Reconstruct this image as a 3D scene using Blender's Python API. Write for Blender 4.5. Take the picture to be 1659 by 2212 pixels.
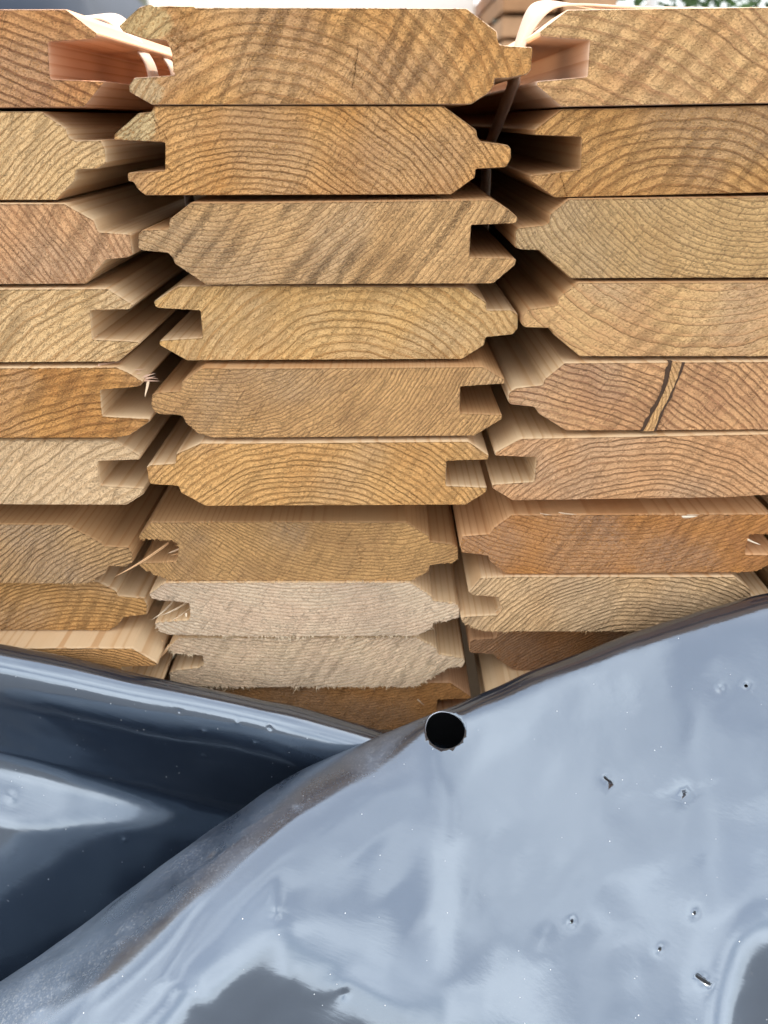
import bpy, math, random
import numpy as np
from mathutils import Vector
from mathutils.geometry import delaunay_2d_cdt

for o in list(bpy.data.objects):
    bpy.data.objects.remove(o, do_unlink=True)
scene = bpy.context.scene
COL = scene.collection
MM = 0.001
ZC = 0.42            # camera height above the ground, metres
PITCH = 0.44027      # camera looks down by this much

# ------------------------------------------------------------------ camera
cam = bpy.data.cameras.new("camera")
cam.sensor_fit = 'VERTICAL'
cam.sensor_height = 24.0
cam.lens = 24.0 * 1800.0 / 2212.0
cam.clip_start = 0.005
cam.clip_end = 500.0
cam.dof.use_dof = True
cam.dof.focus_distance = 0.312
cam.dof.aperture_fstop = 9.0
cam_ob = bpy.data.objects.new("camera", cam)
COL.objects.link(cam_ob)
cam_ob.location = (0.0, -0.308, ZC)
cam_ob.rotation_euler = (math.pi / 2 - PITCH, 0, 0)
scene.camera = cam_ob

# ------------------------------------------------------------------ world, sun, exposure
SUN_EL, SUN_AZ = math.radians(58), math.radians(58)   # azimuth from +Y clockwise: the sun stands behind the stack, so its sawn ends are in open shade
world = bpy.data.worlds.new("World")
scene.world = world
world.use_nodes = True
wn, wl = world.node_tree.nodes, world.node_tree.links
wn.clear()
w_out = wn.new("ShaderNodeOutputWorld")
w_bg = wn.new("ShaderNodeBackground")
w_bg.inputs["Strength"].default_value = 0.12
sky = wn.new("ShaderNodeTexSky")
sky.sky_type = 'NISHITA'
sky.sun_disc = False
sky.sun_elevation = SUN_EL
sky.sun_rotation = SUN_AZ
sky.air_density = 1.2
sky.dust_density = 2.5
# broken cloud over the whole sky
w_tc = wn.new("ShaderNodeTexCoord")
w_map = wn.new("ShaderNodeMapping")
w_map.inputs["Scale"].default_value = (1.0, 1.0, 2.2)
w_map.inputs["Location"].default_value = (0.35, 0.1, 0.4)
w_noise = wn.new("ShaderNodeTexNoise")
w_noise.inputs["Scale"].default_value = 1.7
w_noise.inputs["Detail"].default_value = 7.0
w_noise.inputs["Roughness"].default_value = 0.55
w_noise.inputs["Distortion"].default_value = 0.3
w_ramp = wn.new("ShaderNodeValToRGB")
w_ramp.color_ramp.elements[0].position = 0.40
w_ramp.color_ramp.elements[0].color = (0.40, 0.40, 0.40, 1)
w_ramp.color_ramp.elements[1].position = 0.62
w_mix = wn.new("ShaderNodeMix")
w_mix.data_type = 'RGBA'
w_mix.inputs["B"].default_value = (11.8, 12.0, 12.4, 1)
wl.new(w_tc.outputs["Generated"], w_map.inputs["Vector"])
wl.new(w_map.outputs["Vector"], w_noise.inputs["Vector"])
wl.new(w_noise.outputs["Fac"], w_ramp.inputs["Fac"])
wl.new(w_ramp.outputs["Color"], w_mix.inputs["Factor"])
wl.new(sky.outputs["Color"], w_mix.inputs["A"])
wl.new(w_mix.outputs["Result"], w_bg.inputs["Color"])
wl.new(w_bg.outputs["Background"], w_out.inputs["Surface"])

sun = bpy.data.lights.new("sun", 'SUN')
sun.energy = 3.5
sun.angle = math.radians(1.5)
sun.color = (1.0, 0.92, 0.80)
sun_ob = bpy.data.objects.new("sun", sun)
COL.objects.link(sun_ob)
to_sun = Vector((math.sin(SUN_AZ) * math.cos(SUN_EL), math.cos(SUN_AZ) * math.cos(SUN_EL), math.sin(SUN_EL)))
sun_ob.rotation_euler = to_sun.to_track_quat('Z', 'Y').to_euler()
sun_ob.location = to_sun * 5

vs = scene.view_settings
vs.view_transform = 'Standard'
vs.look = 'None'
vs.exposure = 1.08
vs.gamma = 1.0
vs.use_curve_mapping = False
scene.render.engine = 'CYCLES'
scene.cycles.use_denoising = True
scene.cycles.max_bounces = 8

# ------------------------------------------------------------------ helpers
def tag(o, label=None, cat=None, group=None, kind=None):
    if label: o["label"] = label
    if cat: o["category"] = cat
    if group: o["group"] = group
    if kind: o["kind"] = kind
    return o

def link(name, me, parent=None, loc=None):
    o = bpy.data.objects.new(name, me)
    COL.objects.link(o)
    if parent is not None: o.parent = parent
    if loc is not None: o.location = loc
    return o

def mesh_np(name, verts, faces, mats=(), mat_idx=None, smooth=None):
    me = bpy.data.meshes.new(name)
    me.from_pydata([tuple(v) for v in verts], [], faces)
    for m in mats: me.materials.append(m)
    if mat_idx is not None: me.polygons.foreach_set("material_index", np.asarray(mat_idx, dtype=np.int32))
    if smooth is not None:
        s = np.asarray(smooth, dtype=bool) if not isinstance(smooth, bool) else np.full(len(faces), smooth)
        me.polygons.foreach_set("use_smooth", s)
    me.update()
    return me

def vnoise(p, seed=0):
    """value noise, p (n,2) or (n,3), -1..1"""
    p = np.asarray(p, float)
    if p.shape[1] == 2: p = np.column_stack([p, np.zeros(len(p))])
    i = np.floor(p).astype(np.int64); f = p - i
    f = f * f * (3 - 2 * f)
    def h(a, b, c):
        n = (a * 374761393 + b * 668265263 + c * 2147483647 + seed * 974634777) & 0xffffffff
        n = ((n ^ (n >> 13)) * 1274126177) & 0xffffffff
        n = (n ^ (n >> 16)) & 0xffff
        return n / 32767.5 - 1
    r = 0
    for dx in (0, 1):
        for dy in (0, 1):
            for dz in (0, 1):
                wgt = (f[:, 0] if dx else 1 - f[:, 0]) * (f[:, 1] if dy else 1 - f[:, 1]) * (f[:, 2] if dz else 1 - f[:, 2])
                r = r + wgt * h(i[:, 0] + dx, i[:, 1] + dy, i[:, 2] + dz)
    return r

def fbm(p, seed=0, octv=3):
    p = np.asarray(p, float)
    r = 0; a = 1.0
    for k in range(octv):
        r = r + a * vnoise(p * 2 ** k, seed + 17 * k); a *= 0.5
    return r

class NT:
    """small shader-node writer"""
    def __init__(self, name):
        self.m = bpy.data.materials.new(name)
        self.m.use_nodes = True
        self.t = self.m.node_tree
        self.t.nodes.clear()
        self.out = self.t.nodes.new("ShaderNodeOutputMaterial")
        self.p = self.t.nodes.new("ShaderNodeBsdfPrincipled")
        self.t.links.new(self.p.outputs[0], self.out.inputs[0])
    def n(self, typ, **kw):
        nd = self.t.nodes.new(typ)
        for k, v in kw.items(): setattr(nd, k, v)
        return nd
    def s(self, sock, v):
        if hasattr(v, "is_output"): self.t.links.new(v, sock)
        elif isinstance(v, (tuple, list)):
            sock.default_value = tuple(v) + (1,) if (len(v) == 3 and sock.type == 'RGBA') else tuple(v)
        else: sock.default_value = v
    def set(self, name, v): self.s(self.p.inputs[name], v)
    def math(self, op, a, b=None, c=None, clamp=False):
        nd = self.n("ShaderNodeMath", operation=op, use_clamp=clamp)
        self.s(nd.inputs[0], a)
        if b is not None: self.s(nd.inputs[1], b)
        if c is not None: self.s(nd.inputs[2], c)
        return nd.outputs[0]
    def add(self, a, b): return self.math('ADD', a, b)
    def sub(self, a, b): return self.math('SUBTRACT', a, b)
    def mul(self, a, b): return self.math('MULTIPLY', a, b)
    def step(self, x, a, b, lo=0.0, hi=1.0):
        nd = self.n("ShaderNodeMapRange", interpolation_type='SMOOTHSTEP')
        self.s(nd.inputs["Value"], x)
        nd.inputs["From Min"].default_value = a; nd.inputs["From Max"].default_value = b
        nd.inputs["To Min"].default_value = lo; nd.inputs["To Max"].default_value = hi
        return nd.outputs[0]
    def mixc(self, f, a, b, mode='MIX'):
        nd = self.n("ShaderNodeMix", data_type='RGBA', blend_type=mode)
        self.s(nd.inputs["Factor"], f); self.s(nd.inputs["A"], a); self.s(nd.inputs["B"], b)
        return nd.outputs["Result"]
    def noise(self, vec, scale, detail=2.0, rough=0.5, dist=0.0):
        nd = self.n("ShaderNodeTexNoise")
        self.s(nd.inputs["Vector"], vec)
        nd.inputs["Scale"].default_value = scale; nd.inputs["Detail"].default_value = detail
        nd.inputs["Roughness"].default_value = rough; nd.inputs["Distortion"].default_value = dist
        return nd.outputs["Fac"]
    def voronoi(self, vec, scale, feature='F1', out="Distance"):
        nd = self.n("ShaderNodeTexVoronoi", feature=feature)
        self.s(nd.inputs["Vector"], vec); nd.inputs["Scale"].default_value = scale
        return nd.outputs[out]
    def xyz(self, x, y, z):
        nd = self.n("ShaderNodeCombineXYZ")
        for i, v in enumerate((x, y, z)): self.s(nd.inputs[i], v)
        return nd.outputs[0]
    def sep(self, v):
        nd = self.n("ShaderNodeSeparateXYZ"); self.s(nd.inputs[0], v); return nd.outputs
    def objmm(self):
        tc = self.n("ShaderNodeTexCoord")
        sc = self.n("ShaderNodeVectorMath", operation='SCALE')
        self.t.links.new(tc.outputs["Object"], sc.inputs[0]); sc.inputs["Scale"].default_value = 1000.0
        return sc.outputs[0]
    def bump(self, h, dist_mm=1.0, strength=1.0):
        nd = self.n("ShaderNodeBump")
        nd.inputs["Strength"].default_value = strength; nd.inputs["Distance"].default_value = dist_mm * MM
        self.s(nd.inputs["Height"], h)
        self.t.links.new(nd.outputs[0], self.p.inputs["Normal"])

def simple_mat(name, col, rough=0.6, noise_scale=8.0, amt=0.25, bump=0.0):
    N = NT(name)
    tc = N.n("ShaderNodeTexCoord").outputs["Object"]
    f = N.noise(tc, noise_scale, 5.0, 0.6)
    N.set("Base Color", N.mixc(f, tuple(c * (1 - amt) for c in col), tuple(min(1, c * (1 + amt)) for c in col)))
    N.set("Roughness", rough)
    if bump: N.bump(f, bump)
    return N.m

# ------------------------------------------------------------------ wood
def wood_coords(N, P):
    """ring phase of the log in the board's own millimetres (a solid texture)"""
    mm = N.objmm()
    off = N.n("ShaderNodeVectorMath", operation='ADD')
    N.s(off.inputs[0], mm); off.inputs[1].default_value = (P["seed"] * 171.3, 0.0, P["seed"] * 57.7)
    v = off.outputs[0]
    x, y, z = N.sep(mm)
    sx, sy, sz = N.sep(v)
    flat = N.xyz(sx, N.mul(sy, 0.012), sz)         # grain runs along the board
    w1 = N.sub(N.noise(flat, 0.035, 2.0), 0.5)
    w2 = N.sub(N.noise(flat, 0.17, 2.0), 0.5)
    w3 = N.sub(N.noise(flat, 0.9, 2.0, 0.6), 0.5)
    warp = N.add(N.add(N.mul(w1, P.get("warp", 7.0)), N.mul(w2, 0.8)), N.mul(w3, min(0.5, 0.16 * P["s"])))
    dx = N.sub(x, P["pith"][0]); dz = N.sub(z, P["pith"][1])
    r = N.math('SQRT', N.add(N.mul(dx, dx), N.mul(dz, dz)))
    r = N.add(r, warp)
    # ring widths vary with the years
    yr = N.noise(N.xyz(N.mul(r, 0.09), P["seed"] * 3.7, 0.0), 1.0, 2.0)
    ph = N.add(N.mul(r, 1.0 / P["s"]), N.mul(yr, 2.2))
    fr = N.math('FRACT', ph)
    late = N.mul(N.step(fr, 0.60, 0.93), N.step(fr, 0.955, 1.0, 1.0, 0.0))
    yv = N.noise(N.xyz(N.math('FLOOR', ph), 0.5, P["seed"]), 3.1, 0.0)
    late = N.mul(late, N.step(yv, 0.2, 0.75, 0.5, 1.0))
    th = N.mul(N.math('ARCTAN2', dz, dx), N.math('MINIMUM', r, 400.0))
    return mm, v, flat, (x, y, z), late, fr, r, th

def sc(c, k):
    k = min(k, 0.88 / max(c))
    return tuple(q * k for q in c)

def end_material(name, P):
    N = NT(name)
    mm, v, flat, (x, y, z), late, fr, rr_, th_ = wood_coords(N, P)
    a = math.radians(P.get("saw", 57))
    sx, sy, sz = N.sep(v)
    # saw-tooth marks: slightly curved diagonal strokes across the end
    across = N.sub(N.mul(x, math.sin(a)), N.mul(z, math.cos(a)))
    along = N.add(N.mul(x, math.cos(a)), N.mul(z, math.sin(a)))
    across = N.add(across, N.mul(N.mul(along, along), 0.0009))
    bs = P.get("bs", 6.0)
    bn = N.noise(N.xyz(N.mul(across, 0.8 / bs), N.mul(along, 0.02), P["seed"] * 5.1), 1.0, 1.0, 0.4)
    wobble = N.add(N.mul(N.noise(v, 0.22, 2.0), 2.2), N.mul(N.noise(v, 1.3, 3.0, 0.7), 3.6))
    wave = N.math('SINE', N.add(N.mul(across, 2 * math.pi / bs), N.add(wobble, N.mul(bn, 7.0))))
    patch = N.mul(N.step(N.noise(v, 0.03, 1.0), 0.36, 0.62, 0.1, 1.0), N.step(bn, 0.35, 0.62, 0.35, 1.0))
    band = N.mul(N.mul(N.step(wave, -0.2, 0.8), patch), min(1.0, 1.5 * P.get("bk", 0.6)))
    # torn cell structure: crumbs of unequal size and tone
    nv = N.n("ShaderNodeTexVoronoi", feature='F1')
    N.s(nv.inputs["Vector"], N.xyz(N.add(N.mul(sx, 1.0), N.mul(N.noise(v, 0.8, 1.0), 1.2)), N.mul(sy, 0.3), N.mul(sz, 1.35))); nv.inputs["Scale"].default_value = 1.15
    cell = N.sep(nv.outputs["Color"])[0]
    cdist = nv.outputs["Distance"]
    ringv = N.xyz(N.mul(rr_, 1.5), N.mul(th_, 0.42), P["seed"])          # flecks lie along the rings
    fleck = N.noise(ringv, 1.0, 3.0, 0.72)
    sawf = N.noise(N.xyz(N.mul(across, 1.7), N.mul(along, 0.32), P["seed"]), 1.0, 3.0, 0.72)   # and along the saw strokes
    fleck = N.add(N.mul(fleck, 0.56), N.mul(sawf, 0.44))
    fleck = N.add(N.mul(N.sub(fleck, 0.5), 1.85), 0.5)
    fine = N.noise(N.xyz(N.mul(across, 2.2), N.mul(along, 0.7), 3.0), 0.9, 3.0, 0.7)
    hair = N.noise(N.xyz(N.mul(across, 0.9), N.mul(along, 0.05), 7.0), 2.2, 2.0)
    early, lt, dk = P["col"], P["late"], P["dark"]
    c = N.mixc(N.mul(N.step(fr, 0.1, 0.9), 0.30), sc(early, 1.08), lt)
    tint = N.noise(v, 0.045, 3.0, 0.6)
    c = N.mixc(N.step(tint, 0.38, 0.66, 0.0, P.get("tk", 0.65)), c, P["tint"])
    c = N.mixc(N.step(N.noise(v, 0.022, 2.0), 0.45, 0.65, 0.0, 0.28), c, (0.40, 0.34, 0.26))
    for (fx, fz, rx, rz, fc) in P.get("fresh", ()):
        q1 = N.mul(N.sub(x, fx), 1.0 / rx); q2 = N.mul(N.sub(z, fz), 1.0 / rz)
        q = N.add(N.add(N.mul(q1, q1), N.mul(q2, q2)), N.mul(N.sub(N.noise(v, 0.5, 3.0), 0.5), 0.9))
        c = N.mixc(N.step(q, 0.7, 1.1, 0.85, 0.0), c, fc)
    c = N.mixc(N.mul(late, 0.8 * P.get("lk", 0.8)), c, lt)
    open_ = N.sub(1.0, N.mul(late, 0.75))
    torn = N.mul(band, open_)
    dark = N.mul(N.mul(torn, N.step(N.add(N.mul(cell, 0.35), N.mul(fleck, 0.8)), 0.50, 0.66, 0.10, 1.0)), P.get("bk", 0.6))
    c = N.mixc(dark, c, dk)
    pores = N.mul(N.step(fleck, 0.56, 0.66), N.step(cell, 0.25, 0.6))
    c = N.mixc(N.mul(N.mul(pores, open_), P.get("pk", 0.5)), c, tuple(q * 0.7 for q in dk))
    tone = N.add(N.mul(N.sub(cell, 0.5), N.add(0.06, N.mul(open_, 0.12))), N.mul(N.sub(fleck, 0.5), 1.0))
    c = N.mixc(N.step(tone, -0.30, -0.05, 0.50, 0.0), c, tuple(q * 0.75 for q in dk))
    c = N.mixc(N.step(tone, 0.02, 0.26, 0.0, 0.6), c, sc(early, 1.30))
    crumbs = N.mul(N.step(cell, 0.78, 0.86), N.step(cdist, 0.2, 0.5, 1.0, 0.0))
    c = N.mixc(N.mul(crumbs, 0.55), c, sc(early, 1.4))
    c = N.mixc(N.step(hair, 0.64, 0.70, 0.0, 0.35), c, dk)
    N.set("Base Color", c)
    N.set("Roughness", 0.7)
    N.set("Specular IOR Level", 0.3)
    rough = P.get("rough", 1.0)
    h = N.mul(late, P.get("ring_h", 0.42))
    h = N.add(h, N.mul(N.sub(fleck, 0.5), N.add(0.35, N.mul(band, 1.0 * rough))))
    h = N.add(h, N.mul(N.mul(N.sub(cell, 0.5), N.step(cdist, 0.25, 0.6, 1.0, 0.0)), N.add(0.12, N.mul(band, 0.38 * rough))))
    h = N.sub(h, N.mul(torn, 0.18))
    h = N.sub(h, N.mul(pores, 0.35))
    h = N.add(h, N.mul(N.sub(fine, 0.5), 0.40 * rough))
    h = N.add(h, N.mul(crumbs, 0.25))
    h = N.sub(h, N.mul(N.step(hair, 0.64, 0.70), 0.18))
    N.bump(h, 2.4, 1.0)
    return N.m

def side_material(name, P):
    N = NT(name)
    mm, v, flat, (x, y, z), late, fr, rr_, th_ = wood_coords(N, P)
    sx, sy, sz = N.sep(v)
    fib = N.noise(N.xyz(sx, N.mul(sy, 0.02), sz), 1.6, 3.0, 0.6)
    big = N.noise(N.xyz(sx, N.mul(sy, 0.1), sz), 0.06, 2.0)
    c = N.mixc(N.mul(late, 0.75), P["side"], tuple(q * k for q, k in zip(P["side"], (0.74, 0.56, 0.40))))
    c = N.mixc(N.step(big, 0.4, 0.7, 0.0, 0.35), c, tuple(q * k for q, k in zip(P["side"], (0.95, 0.82, 0.68))))
    c = N.mixc(N.step(fib, 0.5, 0.75, 0.0, 0.25), c, tuple(q * k for q, k in zip(P["side"], (0.75, 0.62, 0.5))))
    N.set("Base Color", c)
    N.set("Roughness", 0.55)
    N.set("Specular IOR Level", 0.3)
    N.bump(N.add(N.mul(fib, 0.10), N.mul(late, 0.04)), 1.0, 0.8)
    return N.m
# ------------------------------------------------------------------ the boards: shape tables
# name: (centre x, how far the end is set back, bottom z, outline of the end, cracks, torn pits), all in mm
BOARDS = {
  'C1': (-18.51,0,4.38,[(-66.79,22.71),(-59.5,27.98),(-55.5,28.94),(-54.36,28.27),(-49.97,28.4),(-41.96,28.27),(-41.27,27.86),(-22.82,27.94),(44.83,27.69),(54.94,21.21),(55.35,18.42),(56.39,17.47),(58.58,17.26),(66.72,16.82),(66.79,10.54),(65.52,8.95),(59.18,7.81),(54.96,7.81),(54.83,5.66),(52.93,3.41),(47.52,0.14),(-58.69,0.0),(-65.82,3.86),(-65.58,5.66),(-63.76,8.03),(-49.87,8.79),(-50.63,9.68),(-50.56,14.95),(-51.39,17.78),(-52.02,18.77),(-57.92,18.98),(-65.53,21.09)],[[(10.13,17.56),(8.74,7.45),(7.93,3.86)]],[(-46.27,21.86,3.96,6.79,1.6),(-41.81,17.13,6.22,3.39,1.3),(-49.73,17.13,2.26,5.09,1.5)]),
  'C2': (-24.04,1,-23.97,[(-67.55,17.65),(-67.13,19.54),(-58.32,25.93),(-53.92,26.3),(-52.94,28.04),(-19.31,28.14),(43.97,28.04),(55.29,20.71),(55.65,18.6),(57.02,17.18),(66.11,16.13),(67.36,14.91),(67.55,11.96),(66.51,9.73),(65.56,9.01),(55.61,8.53),(55.47,5.84),(47.48,0.3),(-59.18,0.0),(-61.81,2.39),(-62.62,4.36),(-64.44,4.61),(-64.35,7.31),(-51.35,8.14),(-50.36,16.94)],[[(-53.69,26.07),(-52.76,23.05),(-51.95,21.18),(-51.46,17.79)],[(-50.4,19.87),(-49.69,18.36),(-48.82,16.37)],[(-50.38,9.74),(-48.6,6.82)]],[(24.07,20.24,2.26,0.79,0.8),(16.21,11.19,2.26,1.41,0.9),(11.41,6.33,2.26,1.02,0.8),(36.95,21.65,2.26,0.79,0.6),(30.91,7.31,2.26,1.24,0.7),(5.71,9.98,1.13,0.68,0.8)]),
  'C3': (-19.95,-2,-53.95,[(-46.92,27.92),(-25.01,27.92),(57.51,28.92),(62.93,25.92),(66.49,23.19),(66.59,21.63),(65.43,21.01),(50.49,20.46),(50.31,9.75),(63.97,9.46),(67.08,8.82),(66.66,6.76),(59.1,0.43),(-44.17,0.0),(-54.68,7.38),(-55.27,9.49),(-56.73,11.06),(-65.58,11.85),(-67.08,12.89),(-66.53,17.29),(-64.71,18.93),(-55.56,19.24),(-54.94,22.4)],[],[]),
  'C4': (-17.37,2,-82.78,[(-67.19,20.53),(-67.38,22.21),(-57.66,27.89),(-30.07,28.0),(47.03,27.46),(55.15,21.93),(55.29,19.13),(64.3,19.22),(67.02,17.49),(67.38,12.26),(65.49,9.91),(55.54,8.88),(55.12,5.98),(46.99,0.59),(-57.41,0.0),(-67.16,5.98),(-67.11,7.44),(-65.5,8.02),(-50.77,8.88),(-50.58,18.85),(-66.15,19.69)],[],[(21.41,9.82,2.83,1.98,0.6),(-6.03,10.69,2.83,2.26,0.6),(26.02,7.23,1.7,1.13,0.6)]),
  'C5': (-21.72,-3,-112.14,[(-46.39,28.0),(-26.97,27.89),(58.99,28.47),(67.2,23.58),(67.31,21.79),(50.7,20.6),(50.82,10.29),(67.0,9.67),(67.23,7.82),(56.82,0.95),(-44.24,0.0),(-50.6,1.89),(-54.91,6.27),(-55.54,8.75),(-57.24,9.36),(-64.55,9.67),(-66.72,11.21),(-67.31,13.65),(-66.58,17.29),(-64.12,18.5),(-55.34,19.1),(-54.71,22.39)],[],[(-35.62,3.27,2.26,0.79,0.9),(-29.4,7.63,1.7,0.57,0.8),(-48.6,10.09,0.79,0.79,0.9),(5.5,18.0,1.7,0.79,0.7)]),
  'C6': (-26.2,-5,-140.28,[(-44.82,26.99),(-24.14,26.99),(58.8,27.75),(67.11,21.91),(66.91,19.99),(50.66,19.34),(50.81,9.03),(67.05,8.37),(67.04,6.24),(59.05,0.54),(-45.21,0.0),(-54.72,5.91),(-55.33,8.77),(-66.16,9.56),(-66.92,10.88),(-67.11,16.76),(-65.47,17.92),(-55.5,18.57),(-54.78,22.55)],[],[]),
  'C7': (-36.45,3,-179.31,[(-60.33,28.01),(-17.5,28.15),(45.71,28.01),(55.38,21.6),(55.76,19.08),(66.09,17.64),(67.78,15.67),(67.97,10.6),(65.76,8.75),(56.03,7.64),(55.78,4.66),(48.33,0.0),(-56.11,0.0),(-65.96,5.41),(-67.97,7.64),(-66.2,8.75),(-51.82,9.49),(-50.26,15.0),(-50.28,17.91),(-52.04,19.5),(-66.11,19.93),(-66.23,21.51)],[],[(26.79,13.54,1.24,4.81,1.2),(18.81,18.27,1.24,1.41,0.8),(23.76,5.41,1.02,1.98,1.0)]),
  'C8': (-34.18,2,-207.35,[(-67.36,22.22),(-59.81,27.77),(-21.51,27.92),(45.37,27.92),(54.71,21.07),(55.43,18.77),(65.43,17.22),(67.18,14.89),(67.36,10.19),(61.07,8.22),(56.05,7.43),(55.45,4.65),(48.44,0.48),(-23.37,0.0),(-61.11,1.13),(-64.95,3.05),(-66.73,6.24),(-66.46,7.43),(-63.06,7.83),(-51.52,9.01),(-50.66,10.98),(-50.37,17.22),(-53.94,17.99),(-63.14,18.77),(-66.32,19.92)],[],[(2.67,25.74,0.79,2.26,0.8),(32.91,25.74,1.7,1.24,0.6)]),
  'C9': (-30.65,4,-236.31,[(-66.42,21.93),(-61.04,27.41),(-27.33,27.41),(45.01,27.73),(54.39,21.52),(55.16,18.63),(66.64,16.13),(67.42,14.04),(66.15,11.1),(60.58,11.1),(53.06,6.01),(44.76,0.43),(-29.15,0.0),(-47.38,0.0),(-61.32,1.29),(-67.42,3.45),(-67.25,8.14),(-63.93,9.83),(-53.37,11.1),(-51.09,13.2),(-51.35,17.8),(-64.33,19.04)],[],[(36.86,22.66,1.13,2.15,1.0),(23.83,22.66,1.41,1.24,0.7),(51.54,11.02,1.7,2.26,0.8)]),
  'L1': (-158.86,0,3.0,[(57.65,28.81),(66.66,22.16),(66.35,21.09),(64.66,20.31),(50.46,19.58),(49.41,9.05),(67.4,8.38),(59.18,0.69),(-46.4,0.0),(-54.8,6.34),(-55.2,7.77),(-56.6,9.1),(-66.2,9.62),(-67.4,10.64),(-67.4,16.37),(-66.2,17.49),(-56.6,18.0),(-55.5,19.03),(-55.2,21.69),(-46.9,28.64)],[],[]),
  'L2': (-162.19,1,-25.79,[(47.58,28.24),(54.93,23.03),(55.76,20.2),(57.94,19.25),(66.28,19.49),(67.4,16.39),(67.04,12.06),(63.38,10.35),(56.51,10.11),(55.44,6.68),(48.03,0.31),(-57.8,0.0),(-67.2,6.46),(-67.4,7.67),(-66.4,8.27),(-51.4,8.67),(-51.4,18.15),(-66.4,18.76),(-67.4,19.37),(-66.8,20.68),(-57.4,28.24)],[],[]),
  'L3': (-156.64,-1,-54.35,[(45.7,27.98),(55.23,22.43),(56.28,18.6),(67.22,17.82),(67.4,10.79),(65.08,9.74),(57.33,8.95),(55.7,7.09),(48.67,0.54),(-57.8,0.0),(-67.2,6.43),(-67.4,7.64),(-66.4,8.24),(-51.4,8.64),(-51.4,18.08),(-66.4,18.69),(-67.4,19.29),(-66.8,20.6),(-57.4,28.13)],[],[]),
  'L4': (-157.9,-3,-82.49,[(58.66,27.52),(67.0,21.8),(65.38,19.98),(51.14,19.6),(50.43,9.22),(67.26,8.37),(67.4,7.22),(58.57,0.58),(-46.4,0.0),(-54.8,5.97),(-55.2,7.32),(-56.6,8.58),(-66.2,9.06),(-67.4,10.02),(-67.4,15.42),(-66.2,16.48),(-56.6,16.96),(-55.5,17.92),(-55.2,20.43),(-46.9,26.98)],[],[]),
  'L5': (-157.08,-5,-111.53,[(57.57,28.24),(62.39,25.9),(66.84,22.66),(65.47,20.89),(63.4,20.41),(50.31,19.4),(49.69,9.12),(67.4,8.2),(67.22,6.66),(58.57,1.07),(52.56,0.31),(-46.4,0.0),(-54.8,6.12),(-55.2,7.51),(-56.6,8.79),(-66.2,9.28),(-67.4,10.27),(-67.4,15.8),(-66.2,16.89),(-56.6,17.38),(-55.5,18.37),(-55.2,20.94),(-46.9,27.65)],[],[]),
  'L6': (-163.1,-3,-140.67,[(57.77,27.89),(67.4,21.51),(66.98,19.57),(50.51,18.93),(49.93,8.75),(67.17,7.41),(66.49,4.4),(59.47,0.0),(-46.4,0.2),(-54.8,6.34),(-55.2,7.72),(-56.6,9.01),(-66.2,9.5),(-67.4,10.49),(-67.4,16.03),(-66.2,17.11),(-56.6,17.61),(-55.5,18.6),(-55.2,21.17),(-46.9,27.89)],[],[(50.0,25.17,1.13,1.13,0.5),(21.1,19.07,3.39,2.83,0.6),(33.03,25.49,3.96,1.41,0.5)]),
  'L7': (-173.33,2,-180.32,[(41.54,28.45),(48.49,24.19),(54.88,19.89),(55.94,18.35),(66.15,17.84),(67.4,15.08),(67.03,10.68),(63.62,8.46),(56.53,8.83),(54.75,5.49),(47.5,0.6),(39.53,0.0),(-57.8,1.13),(-67.2,7.49),(-67.4,8.68),(-66.4,9.28),(-51.4,9.67),(-51.4,19.01),(-66.4,19.61),(-67.4,20.2),(-66.8,21.49),(-57.4,28.94)],[],[]),
  'L8': (-171.83,7,-207.24,[(47.34,25.36),(54.7,20.73),(55.36,18.17),(66.3,16.99),(67.4,13.85),(66.59,8.3),(56.24,7.1),(52.91,2.68),(48.43,0.0),(-57.8,0.73),(-67.2,6.36),(-67.4,7.42),(-66.4,7.94),(-51.4,8.3),(-51.4,16.57),(-66.4,17.09),(-67.4,17.62),(-66.8,18.76),(-57.4,25.36)],[],[]),
  'R1': (117.29,0,3.77,[(46.9,29.19),(55.2,22.46),(55.5,19.89),(56.6,18.9),(66.2,18.41),(67.4,17.32),(67.4,11.78),(66.2,10.79),(56.6,10.3),(55.2,9.01),(54.8,7.63),(46.4,1.5),(-13.68,0.8),(-58.37,0.0),(-67.2,6.36),(-67.04,7.6),(-50.71,9.01),(-51.02,19.28),(-67.03,20.3),(-67.4,21.83),(-58.9,27.9)],[],[]),
  'R2': (118.08,2,-24.77,[(46.9,29.66),(55.2,23.03),(55.5,20.5),(56.6,19.52),(66.2,19.03),(67.4,17.96),(67.4,12.5),(66.2,11.52),(56.6,11.04),(55.2,9.77),(54.8,8.4),(46.4,2.36),(-58.35,0.0),(-67.26,5.51),(-67.39,7.28),(-50.52,9.28),(-50.99,19.29),(-67.01,19.97),(-67.4,21.57),(-58.69,27.92)],[[(-57.76,8.33),(-55.71,3.69),(-53.98,-0.19)]],[]),
  'R3': (113.62,0,-52.07,[(57.4,28.25),(66.8,20.8),(67.4,19.51),(66.4,18.92),(51.4,18.32),(51.4,8.98),(66.4,8.59),(67.4,7.99),(67.2,6.8),(57.8,0.44),(-46.22,0.0),(-55.63,7.66),(-58.32,9.82),(-65.04,10.09),(-67.04,10.89),(-67.4,16.22),(-66.66,17.53),(-56.81,18.58),(-55.52,19.63),(-55.72,21.98),(-49.35,27.13)],[],[]),
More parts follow.
